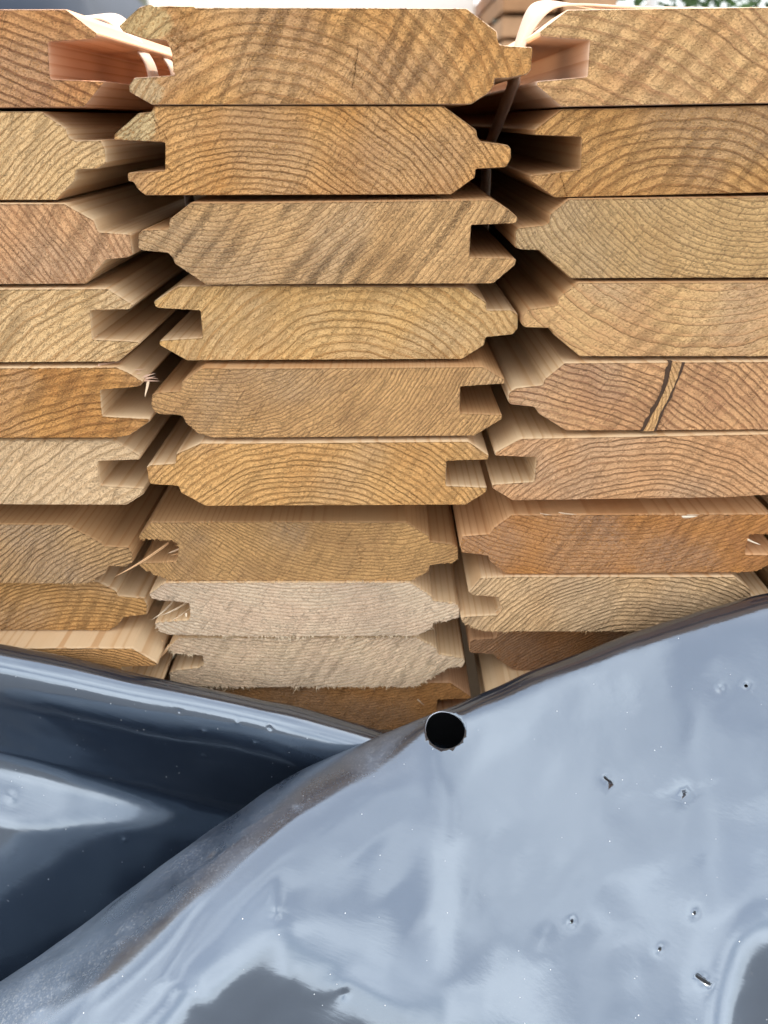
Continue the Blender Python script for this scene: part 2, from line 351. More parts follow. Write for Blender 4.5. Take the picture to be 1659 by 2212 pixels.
  'R4': (118.13,-2,-80.16,[(57.4,27.5),(66.8,20.13),(67.4,18.86),(66.4,18.27),(51.4,17.68),(51.4,8.45),(66.4,8.05),(67.4,7.46),(67.2,6.29),(57.8,0.0),(-44.91,0.0),(-55.58,8.24),(-56.93,10.56),(-66.19,10.85),(-67.4,11.72),(-67.4,15.73),(-65.54,17.72),(-55.38,19.13),(-55.06,21.94),(-48.2,27.11)],[],[(7.88,25.06,1.24,0.9,1.0),(-1.0,15.51,1.13,1.24,0.9),(-18.21,5.41,1.41,1.02,0.8),(0.61,5.7,1.41,1.02,0.8),(-11.78,12.94,1.41,1.13,0.7),(13.64,21.44,1.24,1.13,0.8),(-6.47,8.32,1.47,1.02,0.7),(3.64,10.06,1.13,1.02,0.7)]),
  'R5': (114.47,-4,-108.74,[(57.4,27.62),(66.8,20.36),(67.4,19.1),(66.4,18.52),(51.4,17.94),(51.4,8.84),(66.4,8.45),(67.4,7.87),(67.2,6.71),(57.8,0.51),(-44.26,0.0),(-55.07,6.66),(-57.09,9.48),(-66.42,10.6),(-67.4,11.96),(-67.32,15.36),(-64.78,17.2),(-54.83,18.42),(-54.41,20.54),(-47.34,26.84)],[],[]),
  'R6': (110.04,-6,-137.42,[(46.9,28.44),(55.2,22.2),(55.5,19.81),(56.6,18.89),(66.2,18.43),(67.4,17.42),(67.4,12.28),(66.2,11.37),(56.6,10.91),(55.2,9.71),(54.8,8.43),(46.4,2.74),(25.27,1.37),(-58.79,0.0),(-66.99,5.15),(-67.4,7.13),(-51.0,8.35),(-50.86,18.43),(-66.87,19.12),(-66.96,20.71),(-57.51,26.4)],[],[]),
  'R7': (98.82,-2,-173.31,[(57.4,28.17),(66.8,21.0),(67.4,19.76),(66.4,19.19),(51.4,18.61),(51.4,9.63),(66.4,9.25),(67.4,8.67),(67.2,7.53),(57.8,1.41),(55.39,1.03),(-47.24,0.0),(-54.32,5.86),(-55.44,8.77),(-65.38,10.21),(-66.33,10.3),(-67.4,13.17),(-66.65,18.14),(-55.36,19.2),(-54.24,21.66),(-47.15,27.75)],[],[(2.58,22.63,0.79,1.41,0.6)]),
  'R8': (100.41,-3,-201.21,[(46.9,27.43),(55.2,20.77),(55.5,18.22),(56.6,17.24),(66.2,16.75),(67.4,15.68),(67.4,10.19),(66.2,9.21),(56.6,8.72),(55.2,7.45),(54.8,6.07),(46.4,0.0),(-46.58,0.0),(-57.15,0.01),(-66.65,4.72),(-67.4,7.05),(-65.45,7.83),(-51.67,8.6),(-49.88,11.68),(-52.18,17.4),(-62.63,18.15),(-64.65,19.66),(-59.8,26.75),(-47.01,27.43)],[],[]),
  'L9': (-166.67,-6,-235.7,[(57.4,28.0),(66.8,20.5),(67.4,19.2),(66.4,18.6),(51.4,18.0),(51.4,8.6),(66.4,8.2),(67.4,7.6),(67.2,6.4),(57.8,0.0),(-46.4,0.0),(-54.8,6.2),(-55.2,7.6),(-56.6,8.9),(-66.2,9.4),(-67.4,10.4),(-67.4,16.0),(-66.2,17.1),(-56.6,17.6),(-55.5,18.6),(-55.2,21.2),(-46.9,28.0)],[],[]),
  'C10': (-26.31,9,-265.1,[(57.4,28.0),(66.8,20.5),(67.4,19.2),(66.4,18.6),(51.4,18.0),(51.4,8.6),(66.4,8.2),(67.4,7.6),(67.2,6.4),(57.8,0.0),(-46.4,0.0),(-54.8,6.2),(-55.2,7.6),(-56.6,8.9),(-66.2,9.4),(-67.4,10.4),(-67.4,16.0),(-66.2,17.1),(-56.6,17.6),(-55.5,18.6),(-55.2,21.2),(-46.9,28.0)],[],[]),
  'R9': (106.41,9,-230.3,[(57.4,28.0),(66.8,20.5),(67.4,19.2),(66.4,18.6),(51.4,18.0),(51.4,8.6),(66.4,8.2),(67.4,7.6),(67.2,6.4),(57.8,0.0),(-46.4,0.0),(-54.8,6.2),(-55.2,7.6),(-56.6,8.9),(-66.2,9.4),(-67.4,10.4),(-67.4,16.0),(-66.2,17.1),(-56.6,17.6),(-55.5,18.6),(-55.2,21.2),(-46.9,28.0)],[],[]),
  'R10': (114.05,-1,-258.7,[(46.9,28.0),(55.2,21.2),(55.5,18.6),(56.6,17.6),(66.2,17.1),(67.4,16.0),(67.4,10.4),(66.2,9.4),(56.6,8.9),(55.2,7.6),(54.8,6.2),(46.4,0.0),(-57.8,0.0),(-67.2,6.4),(-67.4,7.6),(-66.4,8.2),(-51.4,8.6),(-51.4,18.0),(-66.4,18.6),(-67.4,19.2),(-66.8,20.5),(-57.4,28.0)],[],[]),
  'L10': (-165.4,3,-264.1,[(46.9,28.0),(55.2,21.2),(55.5,18.6),(56.6,17.6),(66.2,17.1),(67.4,16.0),(67.4,10.4),(66.2,9.4),(56.6,8.9),(55.2,7.6),(54.8,6.2),(46.4,0.0),(-57.8,0.0),(-67.2,6.4),(-67.4,7.6),(-66.4,8.2),(-51.4,8.6),(-51.4,18.0),(-66.4,18.6),(-67.4,19.2),(-66.8,20.5),(-57.4,28.0)],[],[]),
}


def srgb(r, g, b):
    f = lambda c: (c / 255 / 12.92) if c <= 10 else ((c / 255 + 0.055) / 1.055) ** 2.4
    return (f(r), f(g), f(b))

def warm(r, g, b):
    c = srgb(r, g, b)
    c = (c[0] * 1.27, c[1] * 1.10, c[2] * 0.92)
    k = min(1.0, 0.84 / max(c))
    return tuple(q * k for q in c)

def PB(pith, s, col, late, dark, tint, side=(0.66, 0.46, 0.29), **kw):
    srgb = lambda r, g, b: warm(r, g, b)
    d = dict(pith=pith, s=s, col=srgb(*col), late=srgb(*late), dark=srgb(*dark), tint=srgb(*tint), side=side)
    d.update(kw)
    return d

GOLD = ((212, 170, 112), (160, 114, 66), (104, 72, 40), (188, 140, 82))
PALE = ((222, 196, 152), (186, 146, 98), (150, 114, 72), (212, 184, 136))
PINK = ((204, 166, 126), (166, 120, 84), (128, 92, 64), (188, 148, 112))
BROWN = ((182, 138, 86), (136, 94, 54), (92, 62, 36), (164, 118, 68))
GREY = ((206, 174, 128), (152, 116, 76), (84, 62, 40), (180, 146, 102))
WHITE = ((226, 208, 182), (190, 160, 128), (150, 120, 94), (214, 190, 164))
WARM = (0.48, 0.29, 0.14)
CREAM = (0.64, 0.46, 0.27)
PARAM = {
 'C1': PB((-20, -38), 3.5, *GOLD, bk=0.75, bs=6.5, lk=0.7, fresh=((-60, 24, 11, 6, (0.72, 0.50, 0.22)), (-62, 4, 8, 5, (0.66, 0.46, 0.24)))),
 'C2': PB((-22, -48), 2.1, *GOLD, bk=0.30, pk=0.8, rough=1.3, bs=9, side=WARM, fresh=((-60, 23, 8, 7, (0.72, 0.54, 0.27)),)),
 'C3': PB((-38, 78), 1.8, *GREY, bk=0.85, bs=7.0, saw=50, rough=1.3, side=WARM),
 'C4': PB((6, -34), 3.0, (222, 190, 134), (184, 142, 88), (150, 112, 66), (210, 172, 112), bk=0.35, bs=8, side=CREAM),
 'C5': PB((-42, 72), 1.5, (208, 172, 122), (140, 106, 70), (84, 62, 42), (172, 138, 98), bk=0.2, pk=0.9, ring_h=0.75, rough=1.6, side=WARM),
 'C6': PB((-4, -48), 2.3, (210, 172, 116), (166, 122, 72), (136, 98, 58), (196, 152, 96), bk=0.3, bs=7, side=CREAM),
 'C7': PB((28, 95), 1.6, (196, 162, 112), (146, 110, 70), (92, 68, 44), (168, 136, 96), bk=0.2, pk=0.9, ring_h=0.75, rough=1.5, side=WARM),
 'C8': PB((0, 160), 1.65, (248, 236, 216), (204, 176, 146), (158, 130, 106), (228, 206, 186), bk=0.15, pk=0.8, lk=0.8, rough=1.2, ring_h=0.95, warp=4.0, side=CREAM),
 'C9': PB((-20, 130), 1.7, (240, 226, 202), (186, 156, 126), (130, 104, 80), (214, 194, 174), bk=0.35, pk=0.8, rough=1.3, ring_h=0.9, warp=5.0, side=CREAM),
 'C10': PB((0, 150), 1.6, *BROWN, bk=0.3, side=(0.56, 0.33, 0.18)),
 'L1': PB((-30, -170), 2.7, (196, 150, 100), (130, 84, 50), (96, 62, 38), (172, 116, 72), bk=0.35, lk=0.95, side=(0.62, 0.36, 0.22)),
 'L2': PB((100, -60), 2.1, *PALE, bk=0.35, bs=9, side=CREAM),
 'L3': PB((-70, -55), 2.6, *PINK, bk=0.85, bs=9, saw=52, side=CREAM),
 'L4': PB((100, -90), 2.6, *PALE, bk=0.55, bs=9, saw=52, side=CREAM),
 'L5': PB((70, -130), 3.0, (194, 150, 92), (140, 96, 52), (108, 72, 40), (176, 126, 70), bk=0.6, bs=8, saw=50, side=CREAM),
 'L6': PB((100, -80), 3.4, (228, 206, 172), (192, 162, 124), (156, 126, 92), (218, 194, 158), bk=0.35, bs=9, side=CREAM),
 'L7': PB((100, -80), 1.9, (190, 160, 118), (142, 110, 74), (96, 72, 48), (178, 150, 118), bk=0.4, rough=1.5, ring_h=0.7, side=WARM),
 'L8': PB((40, -55), 1.9, (186, 150, 98), (142, 106, 64), (108, 80, 48), (172, 136, 88), bk=0.5, bs=6, side=CREAM),
 'L9': PB((30, -45), 1.3, (200, 158, 104), (158, 116, 70), (120, 86, 50), (184, 142, 90), bk=0.3, side=CREAM),
 'L10': PB((30, -45), 1.6, *BROWN),
 'R1': PB((-82, -125), 4.3, (222, 190, 140), (176, 132, 96), (158, 112, 62), (208, 166, 118), bk=0.65, bs=8, saw=48, side=(0.78, 0.55, 0.38)),
 'R2': PB((-14, -42), 3.3, (192, 154, 100), (142, 100, 58), (112, 78, 44), (176, 134, 80), bk=0.5, bs=7, side=WARM),
 'R3': PB((18, 78), 1.9, (206, 178, 130), (150, 118, 78), (84, 62, 40), (186, 156, 110), bk=0.08, pk=1.0, rough=1.6, ring_h=0.75, side=WARM),
 'R4': PB((0, 84), 3.5, (220, 188, 138), (178, 138, 98), (150, 110, 72), (204, 166, 124), bk=0.45, bs=7, saw=42, rough=1.3, side=WARM),
 'R5': PB((-82, -125), 2.4, (206, 168, 126), (152, 108, 80), (118, 84, 62), (170, 130, 100), bk=0.4, bs=6, side=CREAM),
 'R6': PB((-6, -52), 2.3, (206, 168, 128), (164, 120, 84), (138, 98, 66), (196, 154, 114), bk=0.35, bs=7, side=CREAM),
 'R7': PB((-10, 130), 1.9, (184, 134, 78), (132, 86, 42), (98, 62, 32), (160, 118, 82), bk=0.4, bs=6, side=(0.68, 0.40, 0.20)),
 'R8': PB((12, -48), 1.9, (208, 182, 144), (160, 128, 92), (116, 90, 62), (188, 158, 120), bk=0.5, bs=7, side=CREAM),
 'R9': PB((60, -130), 1.3, (160, 116, 72), (118, 80, 46), (88, 58, 34), (146, 102, 62), bk=0.3, side=(0.56, 0.33, 0.18)),
 'R10': PB((0, -60), 1.8, *PALE, side=CREAM),
}
#  fuzz: how far torn fibres stand out along the lower / other edges of the end, mm
FUZZ = {'C7': (0.7, 0.45), 'C8': (1.5, 0.55), 'C9': (1.7, 0.5), 'L7': (0.5, 0.2), 'L8': (0.4, 0.2), 'R8': (1.0, 0.35), 'R7': (0.3, 0.35),
        'C10': (0.3, 0.2), 'C2': (0.15, 0.15), 'C1': (0.15, 0.25), 'R9': (0.3, 0.15), 'R10': (0.4, 0.3), 'L5': (0.15, 0.25), 'L9': (0.3, 0.2)}
LABEL = {
 'C1': "golden board end at top of the middle column with torn upper left lip",
 'C2': "golden board end, second from top in the middle column, its left lip cracked",
 'C3': "grey gold board end with dark diagonal saw marks, third from top in the middle column",
 'C4': "pale golden board end with wide arched rings, fourth from top in the middle column",
 'C5': "grey rough board end with very fine diagonal rings, fifth in the middle column",
 'C6': "yellow board end with arched rings just above the gap in the middle column",
 'C7': "rough grey brown board end just below the gap in the middle column, splinter at left",
 'C8': "whitish frayed board end, upper of the two pale ones in the middle column",
 'C9': "pale frayed board end, lower of the two pale ones in the middle column",
 'C10': "dark brown board end at the bottom of the middle column above the plastic",
 'L1': "reddish brown board end with an open groove, top of the left column",
 'L2': "pale board end with a tongue, second from top in the left column",
 'L3': "pinkish board end with bold diagonal saw bands, third in the left column",
 'L4': "pale board end with open groove and wide pale slanted edge, fourth in the left column",
 'L5': "brown board end with a frayed broken upper lip in the left column",
 'L6': "pale whitish even board end just above the gap in the left column",
 'L7': "grey brown rough tongued board end just below the gap in the left column",
 'L8': "olive brown board end second below the gap in the left column",
 'L9': "tan board end with bright top edge, lowest above the left plastic sheet",
 'L10': "brown board hidden behind the left plastic sheet",
 'R1': "pale board end with wide sloping rings, top of the right column",
 'R2': "shaded brown board end with arched rings and thin crack, second in the right column",
 'R3': "rough board end with fine bowl shaped rings, third in the right column",
 'R4': "pale pitted board end with wide bowl shaped rings, fourth in the right column",
 'R5': "pinkish board end crossed by a slanting knot, fifth in the right column",
 'R6': "pinkish board end with arched rings just above the gap in the right column",
 'R7': "orange brown board end with chipped top edge just below the gap in the right column",
 'R8': "olive grey board end with a frayed groove, second below the gap at right",
 'R9': "dark brown shaded tongued board end above the right plastic sheet",
 'R10': "pale splintered board corner, lowest of the right column",
}
LENGTH = 3000.0
COLNAME = {'C': "boards stacked in the middle column", 'L': "boards stacked in the left column", 'R': "boards stacked in the right column"}

def resample(poly, step):
    out = []; corner = []
    n = len(poly)
    for i in range(n):
        a = np.array(poly[i]); b = np.array(poly[(i + 1) % n])
        L = np.linalg.norm(b - a)
        k = max(1, int(round(L / step)))
        for j in range(k):
            out.append(a + (b - a) * j / k); corner.append(j == 0)
    return np.array(out)

def inside_dist(pts, poly, reach=1.2):
    """point in polygon, and distance to the outline as far as `reach`"""
    a = poly; b = np.roll(poly, -1, axis=0)
    order = np.argsort(pts[:, 1]); q = pts[order]; ys = q[:, 1]
    ins = np.zeros(len(pts), bool); dmin = np.full(len(pts), 1e9)
    for (x1, y1), (x2, y2) in zip(a, b):
        lo, hi = min(y1, y2), max(y1, y2)
        if hi > lo:
            i, j = np.searchsorted(ys, lo, 'right'), np.searchsorted(ys, hi, 'right')
            if j > i: ins[i:j] ^= q[i:j, 0] < (x2 - x1) * (ys[i:j] - y1) / (y2 - y1) + x1
        i, j = np.searchsorted(ys, lo - reach), np.searchsorted(ys, hi + reach)
        if j > i:
            k = i + np.nonzero((q[i:j, 0] > min(x1, x2) - reach) & (q[i:j, 0] < max(x1, x2) + reach))[0]
            if len(k):
                d = np.array([x2 - x1, y2 - y1]); L2 = d @ d + 1e-12
                t = np.clip(((q[k] - (x1, y1)) @ d) / L2, 0, 1)
                w = q[k] - (np.array([x1, y1]) + t[:, None] * d)
                dmin[k] = np.minimum(dmin[k], np.hypot(w[:, 0], w[:, 1]))
    inv = np.empty(len(pts), int); inv[order] = np.arange(len(pts))
    return ins[inv], dmin[inv]

def round_corners(poly, r=0.45):
    out = []
    n = len(poly)
    for i in range(n):
        p0, p1, p2 = (np.array(poly[(i + k) % n], float) for k in (-1, 0, 1))
        l1, l2 = np.linalg.norm(p0 - p1), np.linalg.norm(p2 - p1)
        if min(l1, l2) < 2.2 * r: out.append(p1); continue
        out.append(p1 + (p0 - p1) / l1 * r); out.append(p1 + ((p0 - p1) / l1 + (p2 - p1) / l2) * r * 0.25); out.append(p1 + (p2 - p1) / l2 * r)
    return np.array(out)

def build_board(key, step=0.62):
    cx, yd, bz, outline, cracks, pits = BOARDS[key]
    seed = sum(ord(c) * (i + 3) for i, c in enumerate(key)) % 97 + 1
    rng = np.random.default_rng(seed)
    P = dict(PARAM[key]); P["seed"] = float(seed % 23) + 0.37
    P["pith"] = P["pith"]
    mats = [end_material("wood_end", P), side_material("wood_side", P)]
    poly = round_corners(outline)
    hidden = key == 'L10'
    if hidden: step = 3.0
    loop = resample(poly, step * 0.9)
    n = len(loop)
    tang = np.roll(loop, -1, 0) - np.roll(loop, 1, 0)
    tang /= np.linalg.norm(tang, axis=1)[:, None] + 1e-9
    nrm = np.column_stack([-tang[:, 1], tang[:, 0]])        # outline runs clockwise: left of the way is outside
    area = 0.5 * np.sum(loop[:, 0] * np.roll(loop[:, 1], -1) - np.roll(loop[:, 0], -1) * loop[:, 1])
    if area > 0: nrm = -nrm
    lowf, allf = FUZZ.get(key, (0.10, 0.08))
    amp = np.where(nrm[:, 1] < -0.4, lowf, allf)
    amp = amp * np.clip(0.75 + 0.9 * fbm(loop * 0.11, seed + 40, 2), 0.12, 1.7)
    jag = vnoise(loop * 1.1, seed) * 0.6 + rng.uniform(-1, 1, n) * 0.5
    spikes = np.clip(rng.uniform(-1.0, 1.0, n) - 0.55, 0, 1) * 2.2
    front = loop - nrm * (0.0 if hidden else 0.24) + nrm * (amp * (0.55 * jag + spikes * 0.6))[:, None]
    if hidden: front = loop.copy()
    # interior points
    x0, z0 = front.min(0); x1, z1 = front.max(0)
    gx, gz = np.meshgrid(np.arange(x0, x1, step), np.arange(z0, z1, step * 0.9))
    gx = gx + (np.arange(gx.shape[0]) % 2)[:, None] * step * 0.5
    g = np.column_stack([gx.ravel(), gz.ravel()])
    g += rng.uniform(-0.12, 0.12, g.shape) * step
    ins, d = inside_dist(g, front)
    g = g[ins & (d > 0.42 * step)]
    cr_pts = []; cr_dep = []
    for line in cracks:
        L = resample(np.array(line), 0.45)[: max(2, int(sum(np.linalg.norm(np.array(line[i + 1]) - np.array(line[i])) for i in range(len(line) - 1)) / 0.45))]
        L = L + np.column_stack([vnoise(L * 0.8, seed + 5), np.zeros(len(L))]) * 0.25
        dd = np.gradient(L, axis=0); dd /= np.linalg.norm(dd, axis=1)[:, None] + 1e-9
        nn = np.column_stack([-dd[:, 1], dd[:, 0]])
        wid = 0.13 * np.sin(np.linspace(0.35, math.pi - 0.2, len(L)))
        dist = np.min(np.hypot(g[:, None, 0] - L[None, :, 0], g[:, None, 1] - L[None, :, 1]), axis=1)
        g = g[dist > 0.5]
        for off, dep in ((0, 2.0), (1, 0.0), (-1, 0.0)):
            cr_pts.append(L + nn * (wid * off)[:, None]); cr_dep.append(np.full(len(L), dep))
    extra = np.vstack(cr_pts) if cr_pts else np.zeros((0, 2))
    edep = np.concatenate(cr_dep) if cr_dep else np.zeros(0)
    if len(extra):
        i2, d2 = inside_dist(extra, front); k2 = i2 & (d2 > 0.1)
        extra, edep = extra[k2], edep[k2]
    allp = np.vstack([front, g, extra])
    edges = [(i, (i + 1) % n) for i in range(n)]
    ov, oe, of, orig, _, _ = delaunay_2d_cdt([Vector(p) for p in allp], edges, [list(range(n))], 1, 1e-5)
    V = np.array([(v[0], v[1]) for v in ov])
    src = np.array([o_[0] if len(o_) else -1 for o_ in orig])
    # relief of the sawn end
    rough = P.get("rough", 1.0)
    yrel = 0.10 * rough * fbm(V * 0.9, seed, 2) + 0.16 * fbm(V * 0.12, seed + 3, 2)
    a = math.radians(P.get("saw", 57))
    ac = V[:, 0] * math.sin(a) - V[:, 1] * math.cos(a); al = V[:, 0] * math.cos(a) + V[:, 1] * math.sin(a)
    yrel += 0.12 * rough * vnoise(np.column_stack([ac * 0.45, al * 0.06]), seed + 9)
    for (px_, pz_, rx, rz, dep) in pits:
        q = ((V[:, 0] - px_) / (rx + 0.3)) ** 2 + ((V[:, 1] - pz_) / (rz + 0.3)) ** 2
        w_ = np.clip(1.25 - q, 0, 1)
        yrel += w_ * dep * (0.55 + 0.6 * vnoise(V * 1.3, seed + 21))
    isfront = (src >= 0) & (src < n)
    yrel = np.where(isfront, np.maximum(yrel, 0) + 0.12, yrel)
    m = src >= n + len(g)
    yrel[m] += edep[np.clip(src[m] - n - len(g), 0, max(0, len(edep) - 1))] if len(edep) else 0
    verts = [(p[0] * MM, q * MM, p[1] * MM) for p, q in zip(V, yrel)]
    faces = []
    for f in of:
        f = list(f)
        A = V[f[0]]; B = V[f[1]]; C_ = V[f[2]]
        s_ = (B[0] - A[0]) * (C_[1] - A[1]) - (B[1] - A[1]) * (C_[0] - A[0])
        faces.append(f if s_ > 0 else f[::-1])       # seen from -y with x right, z up: ccw faces the camera
    ne = len(faces)
    back = {}
    for vi, o_ in enumerate(orig):
        for q in o_:
            if q < n: back[q] = vi
    ring0 = [back[i] for i in range(n)]
    b1 = len(verts)
    taper = 1.4
    for p in loop: verts.append((p[0] * MM, taper * MM, p[1] * MM))
    b2 = len(verts)
    for p in loop: verts.append((p[0] * MM, LENGTH * MM, p[1] * MM))
    for i in range(n):
        j = (i + 1) % n
        if area < 0:
            faces.append([ring0[i], b1 + i, b1 + j, ring0[j]]); faces.append([b1 + i, b2 + i, b2 + j, b1 + j])
        else:
            faces.append([ring0[j], b1 + j, b1 + i, ring0[i]]); faces.append([b1 + j, b2 + j, b2 + i, b1 + i])
    faces.append([b2 + i for i in range(n)] if area < 0 else [b2 + i for i in range(n)][::-1])
    mi = [0] * ne + [1] * (len(faces) - ne)
    me = mesh_np("board", verts, faces, mats, mi, [True] * ne + [False] * (len(faces) - ne))
    # outline vertices keep a hard edge between the sawn end and the planed sides
    o = link("profiled_board", me, None, (cx * MM, yd * MM, ZC + bz * MM))
    tag(o, LABEL[key], "board", COLNAME[key[0]])
    # torn fibres standing out from the sawn edges
    if key in FUZZ and not hidden and max(FUZZ[key]) > 0.25:
        fv = []; ff = []
        cnt = int(n * 1.3)
        idx = rng.integers(0, n, cnt)
        for i in idx:
            A_ = amp[i]
            if rng.uniform() > min(1.0, A_ * 1.1): continue
            p = front[i]; nn_ = nrm[i]; t_ = tang[i]
            L = rng.uniform(0.4, 1.0) * (0.35 + 1.1 * A_) * rng.choice([0.5, 0.8, 1.0, 1.5])
            w_ = rng.uniform(0.05, 0.13)
            y0 = rng.uniform(-0.05, 0.7)
            dirn = nn_ * rng.uniform(0.5, 1.0) + t_ * rng.uniform(-0.5, 0.5)
            tip = p + dirn * L
            base = len(fv)
            for s_, yy in ((-1, 0), (1, 0), (0, 2 * w_)):
                q = p - nn_ * 0.25 + t_ * s_ * w_
                fv.append((q[0] * MM, (y0 + yy) * MM, q[1] * MM))
            fv.append((tip[0] * MM, (y0 - rng.uniform(-0.3, 0.5) * L) * MM, tip[1] * MM))
            ff += [[base, base + 1, base + 3], [base + 1, base + 2, base + 3], [base + 2, base, base + 3], [base, base + 2, base + 1]]
        if ff:
            fo = link("torn_fibres", mesh_np("torn_fibres", fv, ff, [simple_mat("torn_fibre", sc(P["col"], 1.15), 0.7, 900.0, 0.25)]), o)
            tag(fo, kind="stuff")
    return o

FIBRE = simple_mat("fresh_wood_fibre", (0.62, 0.46, 0.30), 0.7, 900.0, 0.3)
BOARD = {}
for key in BOARDS:
    BOARD[key] = build_board(key)

# the next columns of the same stack, just outside the picture at both sides
def plain_board(cx, yd, bz, flip, mats, label, grp):
    g_ = [(10, 28), (0.6, 20.5), (0, 19.2), (1, 18.6), (16, 18), (16, 8.6), (1, 8.2), (0, 7.6), (0.2, 6.4), (9.6, 0)]
    t_ = [(20.5, 28), (12.2, 21.2), (11.9, 18.6), (10.8, 17.6), (1.2, 17.1), (0, 16), (0, 10.4), (1.2, 9.4), (10.8, 8.9), (12.2, 7.6), (12.6, 6.2), (21, 0)]
    pts = [(67.4 - a, c) for a, c in t_] + [(-67.4 + a, c) for a, c in g_][::-1]
    if flip: pts = [(-x, z) for x, z in pts][::-1]
    n = len(pts)
    verts = [(x * MM, y * MM, z * MM) for y in (0.0, LENGTH) for x, z in pts]
    faces = [[i, n + i, n + (i + 1) % n, (i + 1) % n] for i in range(n)] + [list(range(n))[::-1], [n + i for i in range(n)]]
    o = link("profiled_board", mesh_np("board", verts, faces, mats, [1] * n + [0, 1], False), None, (cx * MM, yd * MM, ZC + bz * MM))
    tag(o, label, "board", grp)
    return o
rs = random.Random(8)
for side, ref, lab, grp in ((-1, 'L', "board in the column standing beyond the left edge of the picture", "boards left of the picture"),
                            (1, 'R', "board in the column standing beyond the right edge of the picture", "boards right of the picture")):
    for k in range(1, 11):
        c0, y0_, b0 = BOARDS['%s%d' % (ref, k)][:3]
        src_ = rs.choice(['C4', 'L6', 'C6', 'L2', 'R4', 'C8'])
        plain_board(c0 + side * (137.5 + rs.uniform(0, 3)), y0_ + rs.uniform(-2, 2), b0 - 0.1, rs.random() < 0.5, [BOARD[src_].data.materials[0], BOARD[src_].data.materials[1]], lab, grp)

# splinters (children of the board they are torn from): ends in the board's own mm, half width
def splinter(key, p0, p1, w=0.5, mat=None, bend=0.6):
    a = np.array(p0, float); b = np.array(p1, float)
    d = b - a; L = np.linalg.norm(d); d /= L
    u = np.cross(d, (0, 1, 0.3)); u /= np.linalg.norm(u); v = np.cross(d, u)
    rng = random.Random(int(abs(p0[0] * 100 + p1[2] * 7)))
    secs = [(0.0, 0.75), (0.12, 1.0), (0.45, 0.85), (0.75, 0.5), (1.0, 0.06)]
    verts = []; faces = []
    K = 5
    for t, r in secs:
        c = a + d * L * t + v * bend * math.sin(t * math.pi) * L * 0.06
        for k in range(K):
            an = 2 * math.pi * k / K
            rr = w * r * rng.uniform(0.8, 1.15)
            q = c + u * math.cos(an) * rr + v * math.sin(an) * rr * 0.45
            verts.append(tuple(q * MM))
    for s in range(len(secs) - 1):
        for k in range(K):
            k2 = (k + 1) % K
            faces.append([s * K + k, s * K + k2, (s + 1) * K + k2, (s + 1) * K + k])
    faces.append(list(range(K))[::-1]); faces.append([(len(secs) - 1) * K + k for k in range(K)])
    return link("splinter", mesh_np("splinter", verts, faces, [mat or FIBRE]), BOARD[key])

PALE_FIBRE = simple_mat("pale_wood_fibre", (0.80, 0.68, 0.50), 0.6, 700.0, 0.2)
WARM_FIBRE = simple_mat("warm_wood_fibre", (0.66, 0.40, 0.20), 0.6, 700.0, 0.25)
for key, a, b, w, m in [
    ('L5', (68.3, 2.0, 22.2), (67.7, -3.0, 17.7), 0.55, FIBRE),
    ('C7', (-55.9, 6.0, 15.3), (-72.5, -17.0, 11.9), 1.0, WARM_FIBRE),
    ('C8', (-54.1, 11.0, 11.4), (-62.6, -2.0, 12.6), 0.8, PALE_FIBRE), ('C8', (-53.0, 10.0, 8.8), (-58.9, 0.0, 8.7), 0.7, PALE_FIBRE),
    ('C8', (-60.9, 13.0, 10.8), (-66.2, -4.0, 11.7), 0.9, PALE_FIBRE), ('C8', (-53.3, 4.0, 10.1), (-52.7, 2.0, 6.6), 0.4, PALE_FIBRE),
    ('C9', (-52.3, 6.0, 9.3), (-54.6, -0.5, 11.0), 0.6, PALE_FIBRE),
    ('C9', (-70.0, 6.0, 22.0), (-74.6, 4.0, 13.7), 0.8, WARM_FIBRE), ('C9', (-66.5, 4.0, 21.0), (-71.3, 2.0, 14.7), 0.8, WARM_FIBRE),
    ('L9', (53.4, 8.0, 11.0), (49.0, 2.0, 13.5), 0.5, WARM_FIBRE),
    ('R7', (-35.2, 1.0, 28.1), (-31.1, -3.0, 29.3), 0.4, FIBRE), ('R7', (-27.5, 1.5, 28.2), (-20.8, -2.0, 29.0), 0.5, FIBRE),
    ('R7', (22.1, 0.5, 26.8), (28.0, -2.0, 28.3), 0.8, PALE_FIBRE), ('R7', (24.2, 0.8, 27.6), (28.7, -2.0, 28.9), 0.5, FIBRE),
    ('R7', (50.3, 1.0, 16.8), (55.5, -3.0, 15.7), 0.5, PALE_FIBRE),
    ('R8', (-47.0, 9.0, 9.5), (-53.0, 1.0, 9.3), 0.6, PALE_FIBRE), ('R8', (-46.3, 9.0, 11.0), (-52.1, 1.0, 10.9), 0.6, PALE_FIBRE),
    ('C7', (-50.2, 5.0, 13.5), (-55.2, 1.0, 13.0), 0.6, FIBRE), ('C7', (-50.2, 6.0, 11.0), (-54.2, 1.0, 12.0), 0.5, WARM_FIBRE),
    ('C10', (40.7, 1.0, 19.5), (45.4, -1.0, 15.4), 0.4, FIBRE)]:
    splinter(key, a, b, w, m)

